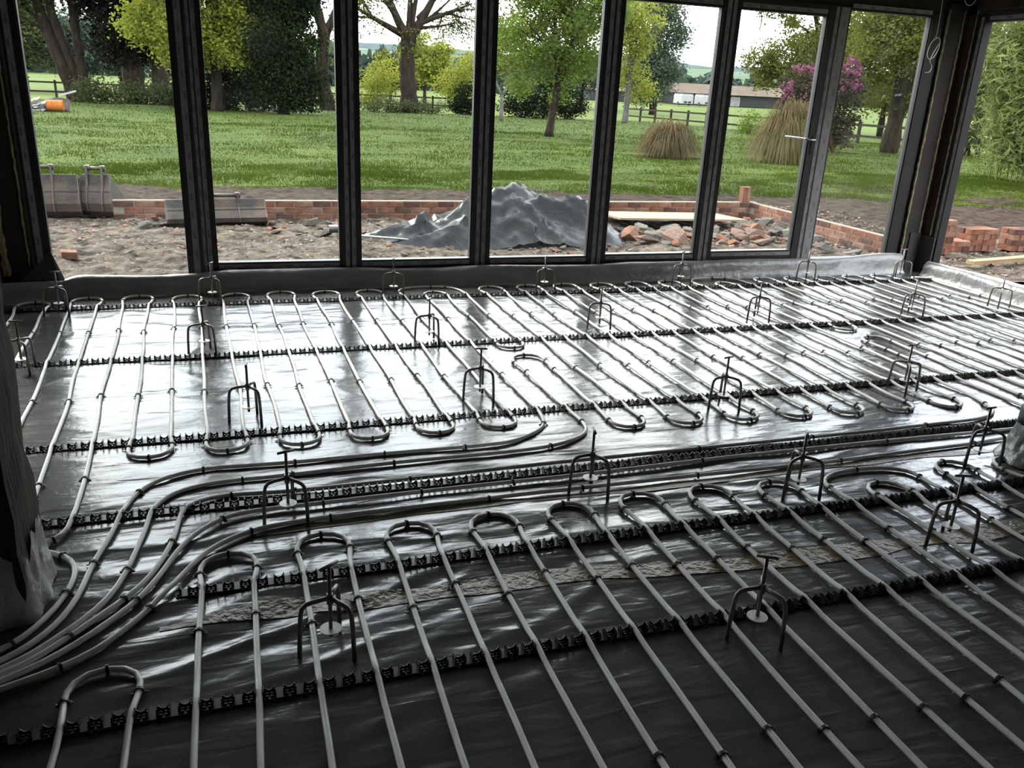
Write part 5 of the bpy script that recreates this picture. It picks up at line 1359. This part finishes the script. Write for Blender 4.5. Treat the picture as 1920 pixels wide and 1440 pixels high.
rubble(12, 0.6, 2.2, 8.2, 9.3, 0.02, 0.07, 'lump on the bare soil left of the tarpaulin', 'rubble left of the tarpaulin', 7)
bd = tag(MB().box(-0.90, 0.90, -0.44, 0.44, -0.012, 0.012).build('plywood_board', MT['board']), 'pale plywood sheet lying over rubble inside the low wall', 'board')
bd.location = (5.60, 10.02, -0.085); bd.rotation_euler = (R(-3), R(0.5), R(-3))

# ---- tarpaulin heap
def seg_h(X, Y, pts, slope):
    best = np.full(X.shape, -9.0)
    for (ax, ay, ah), (bx, by, bh) in zip(pts[:-1], pts[1:]):
        dx, dy = bx-ax, by-ay; L2 = dx*dx+dy*dy
        t = np.clip(((X-ax)*dx+(Y-ay)*dy)/L2, 0, 1)
        d = np.hypot(X-ax-t*dx, Y-ay-t*dy)
        best = np.maximum(best, ah+(bh-ah)*t-slope*d*(1-0.25*np.clip(d/0.6, 0, 1)))
    return best
gx, gy = np.meshgrid(np.arange(1.25, 4.65, 0.016), np.arange(8.55, 10.15, 0.016))
wx = gx+0.10*(fbm(gx*3, gy*3, 101)-0.47); wy = gy+0.10*(fbm(gx*3, gy*3, 107)-0.47)
H = seg_h(wx, wy, [(1.42, 9.30, 0.06), (1.75, 9.22, 0.17), (1.95, 9.2, 0.27), (2.25, 9.2, 0.26), (2.62, 9.32, 0.46), (2.92, 9.38, 0.55), (3.21, 9.42, 0.64), (3.42, 9.5, 0.50), (3.7, 9.6, 0.36)], 0.85)
H = np.maximum(H, seg_h(wx, wy, [(2.35, 9.0, 0.22), (2.75, 9.08, 0.34), (3.15, 9.12, 0.44), (3.5, 9.18, 0.49), (3.95, 9.25, 0.46), (4.22, 9.35, 0.30)], 1.0))
H = np.maximum(H, seg_h(wx, wy, [(2.00, 9.12, 0.40), (2.06, 9.16, 0.36), (2.12, 9.2, 0.2)], 2.6))
H = np.maximum(H, seg_h(wx, wy, [(1.9, 8.95, 0.10), (2.2, 8.96, 0.20), (2.6, 8.9, 0.16)], 0.8))
H = np.maximum(H, seg_h(wx, wy, [(3.21, 9.42, 0.62), (3.05, 9.1, 0.40), (2.8, 8.85, 0.08)], 0.95))
H = np.maximum(H, seg_h(wx, wy, [(3.95, 9.25, 0.45), (4.05, 9.0, 0.28), (3.95, 8.78, 0.05)], 0.95))
ang = np.arctan2(gy-9.45, gx-3.0); rad = np.hypot(gx-3.0, gy-9.45)
sh_ = lambda q, p: np.clip(1-np.abs(2*q-1), 0, 1)**p
fold = 0.9*sh_(vnoise(ang*3.6+0.6*fbm(gx*2, gy*2, 5), rad*1.1, 121), 2.5)+0.2*sh_(vnoise(ang*8.0, rad*1.6+2, 123), 2)-0.42
fold2 = 0.8*sh_(vnoise(gx*3.1+gy*2.5, gy*3.4-gx*1.6, 131), 2.5)+0.10*sh_(vnoise(gx*7-gy*4, gy*6+gx*3, 133), 2)-0.34
H = H + np.clip(H, 0, 0.25)*4*(0.13*fold+0.11*fold2)*np.clip(1.15-H/0.75, 0.4, 1)
Z = np.where(H > 0, -0.21+H, -0.21+np.clip(H*0.6, -0.16, 0))
# crumple: pull the sheet into flat facets that meet in sharp creases
st_ = 3
ix = np.arange(0, gx.shape[1], st_); iy = np.arange(0, gx.shape[0], st_)
CX, CY, CZ = gx[np.ix_(iy, ix)], gy[np.ix_(iy, ix)], Z[np.ix_(iy, ix)]
hm_ = np.clip((CZ+0.2)/0.12, 0, 1)
CX = CX+rng.uniform(-0.014, 0.014, CX.shape)*hm_; CY = CY+rng.uniform(-0.014, 0.014, CX.shape)*hm_
CZ = CZ+rng.normal(size=CX.shape)*0.007*hm_
tp_me = grid_mesh('tarpaulin', CX, CY, CZ, MT['tarp'], False)
tp = link('tarpaulin', tp_me)
bm_ = bmesh.new(); bm_.from_mesh(tp_me)
bmesh.ops.triangulate(bm_, faces=bm_.faces[:], quad_method='SHORT_EDGE')
bm_.to_mesh(tp_me); bm_.free()
tag(tp, 'crumpled black tarpaulin thrown over a heap outside the middle panes', 'tarpaulin')
tag(MB().tube([(1.05, 9.42, -0.12), (1.36, 9.38, -0.11)], 0.045, 14).build('drain_pipe', MT['black_plastic'], None, True), 'short length of black drain pipe beside the tarpaulin tip', 'pipe')
tag(MB().tube([(1.36, 9.16, -0.15), (1.7, 9.0, -0.155), (1.9, 8.93, -0.165)], 0.012, 8).build('thin_rod', MT['steel'], None, True), 'thin grey rod lying against the left tip of the tarpaulin', 'rod')

# ---- excavator buckets
def bucket(label, loc, rz, w, prof, taper=0.0, ears=(0.3,), ear_h=0.12, pin=True, ribs=True, tilt=0.0):
    t = tag(empty('excavator_bucket', loc, rz), label, 'bucket', 'excavator buckets on the soil')
    t.rotation_euler = (tilt, 0, rz)
    n = len(prof); th = 0.014
    def hw(z): return w/2*(1-taper*z)
    vs = []; 
    for (y, z) in prof:
        vs += [(-hw(z), y, z), (hw(z), y, z)]
    for i, (y, z) in enumerate(prof):
        a = prof[max(0, i-1)]; b = prof[min(n-1, i+1)]
        d = Vector((b[0]-a[0], b[1]-a[1])).normalized(); nn = (d[1]*th, -d[0]*th)
        vs += [(-hw(z), y+abs(nn[0]) if True else y, z+0.0), (hw(z), y+abs(nn[0]), z)]
    fs = []
    for i in range(n-1):
        fs.append((2*i, 2*i+1, 2*i+3, 2*i+2)); k = 2*n
        fs.append((k+2*i, k+2*i+2, k+2*i+3, k+2*i+1))
    fs += [(0, 2*n, 2*n+1, 1), (2*n-2, 2*n-1, 4*n-1, 4*n-2)]
    MB().add(vs, fs).build('shell', MT['bucket'], t, False)
    for s in (-1, 1):
        vs = [(s*(hw(z)+0.000), y, z) for y, z in prof] + [(s*(hw(z)+0.016), y-0.006, z) for y, z in prof]
        fs = [tuple(range(n)) if s < 0 else tuple(range(n-1, -1, -1)), tuple(range(2*n-1, n-1, -1)) if s < 0 else tuple(range(n, 2*n))]
        fs += [(i, (i+1) % n, n+(i+1) % n, n+i) for i in range(n)]
        MB().add(vs, fs).build('side_plate', MT['bucket_light'], t)
    # seam bar
    zs = prof[0][1]*0.62
    ys = float(np.interp(zs, [p[1] for p in prof[:5]][::-1], [p[0] for p in prof[:5]][::-1]))
    MB().box(-hw(zs), hw(zs), ys-0.008, ys+0.004, zs-0.006, zs+0.006).build('seam', MT['bucket_light'], t)
    topy, topz = prof[0]
    for x in ears:
        MB().add([(x-0.012, topy-0.05, topz-0.16), (x-0.012, topy+0.10, topz-0.03), (x-0.012, topy+0.07, topz+ear_h), (x-0.012, topy-0.015, topz+ear_h),
                  (x+0.012, topy-0.05, topz-0.16), (x+0.012, topy+0.10, topz-0.03), (x+0.012, topy+0.07, topz+ear_h), (x+0.012, topy-0.015, topz+ear_h)],
                 [(3, 2, 1, 0), (4, 5, 6, 7), (0, 1, 5, 4), (1, 2, 6, 5), (2, 3, 7, 6), (3, 0, 4, 7)]).build('ear', MT['bucket_light'], t)
        if ribs:
            pts = [(x, y-0.006, z) for y, z in prof[:5]]
            MB().tube(pts, 0.010, 5).build('rib', MT['bucket_light'], t)
    if pin and len(ears) > 1:
        MB().tube([(ears[0]-0.02, topy+0.025, topz+ear_h-0.03), (ears[-1]+0.02, topy+0.025, topz+ear_h-0.03)], 0.021, 10).build('pin', MT['bucket_light'], t, True)
        for x in (ears[0], ears[-1]):
            MB().tube([(x-0.03, topy+0.025, topz+ear_h-0.03), (x+0.03, topy+0.025, topz+ear_h-0.03)], 0.032, 12).build('boss', MT['bucket_light'], t)
    return t
P1 = [(0.05, 0.475), (0.02, 0.36), (-0.02, 0.26), (-0.05, 0.16), (-0.04, 0.07), (0.02, 0.01), (0.14, 0.0), (0.36, 0.05), (0.42, 0.14)]
bucket('broad digging bucket with two ears beside the left jamb', (-2.04, 10.80, -0.2), 0.0, 0.86, P1, 0.05, (-0.10, 0.17), 0.11)
bucket('narrow tapering digging bucket standing beside the broad one', (-1.44, 10.82, -0.2), R(-14), 0.37, P1, 0.38, (-0.085, 0.085), 0.10)
P3 = [(0.10, 0.285), (0.06, 0.20), (0.00, 0.14), (-0.04, 0.09), (-0.03, 0.04), (0.03, 0.0), (0.12, 0.0), (0.22, 0.06), (0.26, 0.16)]
bucket('wide low ditching bucket lying behind the first mullion', (-0.11, 10.16, -0.2), R(7), 1.06, P3, 0.0, (-0.05, 0.24), 0.07)

# ---- scrap heap on the far lawn
SC = 'scrap heap at the far left of the lawn'
dr = tag(empty('drum', (-6.35, 39.6, float(zg(39.6))+0.03)), 'orange drum lying in the scrap heap on the far lawn', 'drum', SC)
MB().tube([(-0.30, 0, 0.22), (0.30, 0, 0.22)], 0.21, 18).build('barrel', MT['orange'], dr)
for x in (-0.28, -0.1, 0.1, 0.28):
    MB().tube([(x-0.012, 0, 0.22), (x+0.012, 0, 0.22)], 0.222, 18).build('hoop', MT['orange'], dr)
r_ = random.Random(21)
lumps = [('grey scrap sheet lowest in the heap left of the orange drum', -7.3, 39.5, 0.08, 0.06, 1.1), ('grey scrap sheet lying across the heap left of the drum', -7.15, 39.6, 0.20, 0.16, 1.0),
         ('grey scrap sheet on top of the heap left of the drum', -7.35, 39.8, 0.32, 0.22, 0.9), ('pale bent sheet in front of the heap left of the drum', -6.95, 39.3, 0.05, -0.15, 0.6)]
for lab, x, y, z, tl, L in lumps:
    mb = MB()
    for q in range(7):     # corrugated sheet
        pass
    vs = []; fs = []
    for q in range(15):
        u = (q/14-0.5)*L
        for s, v in enumerate((-0.3, 0.3)):
            vs.append((u, v, 0.02*math.sin(q*1.9)+0.06*math.sin(u*2)))
    for q in range(15):
        for s, v in enumerate((-0.3, 0.3)):
            vs.append((vs[2*q+s][0], v, vs[2*q+s][2]-0.012))
    for q in range(14):
        fs.append((2*q, 2*q+2, 2*q+3, 2*q+1)); fs.append((30+2*q, 30+2*q+1, 30+2*q+3, 30+2*q+2))
        fs.append((2*q, 30+2*q, 30+2*q+2, 2*q+2)); fs.append((2*q+1, 2*q+3, 30+2*q+3, 30+2*q+1))
    fs += [(0, 1, 31, 30), (28, 58, 59, 29)]
    o = MB().add(vs, fs).build('scrap_sheet', MT['grey_sheet'])
    o.location = (x, y, float(zg(y))+z+0.06); o.rotation_euler = (0.1, -tl, r_.uniform(-.4, .4)); tag(o, lab, 'sheet', SC)
o = MB().obox((0, 0, 0), (0.34, 0, 0), (0, 0.05, 0), (0, 0, 0.03)).build('white_plank', MT['white_paint']); o.location = (-5.95, 40.3, float(zg(40))+0.72); o.rotation_euler = (0, -0.3, 0.2)
tag(o, 'white plank poking up behind the orange drum', 'plank', SC)
lump = link('covered_lump', rock_mesh(77, 'bucket', 0.6)); lump.scale = (0.62, 0.5, 0.55); lump.location = (-6.5, 40.3, float(zg(40))+0.30)
tag(lump, 'dark covered lump behind the orange drum', 'heap', SC)
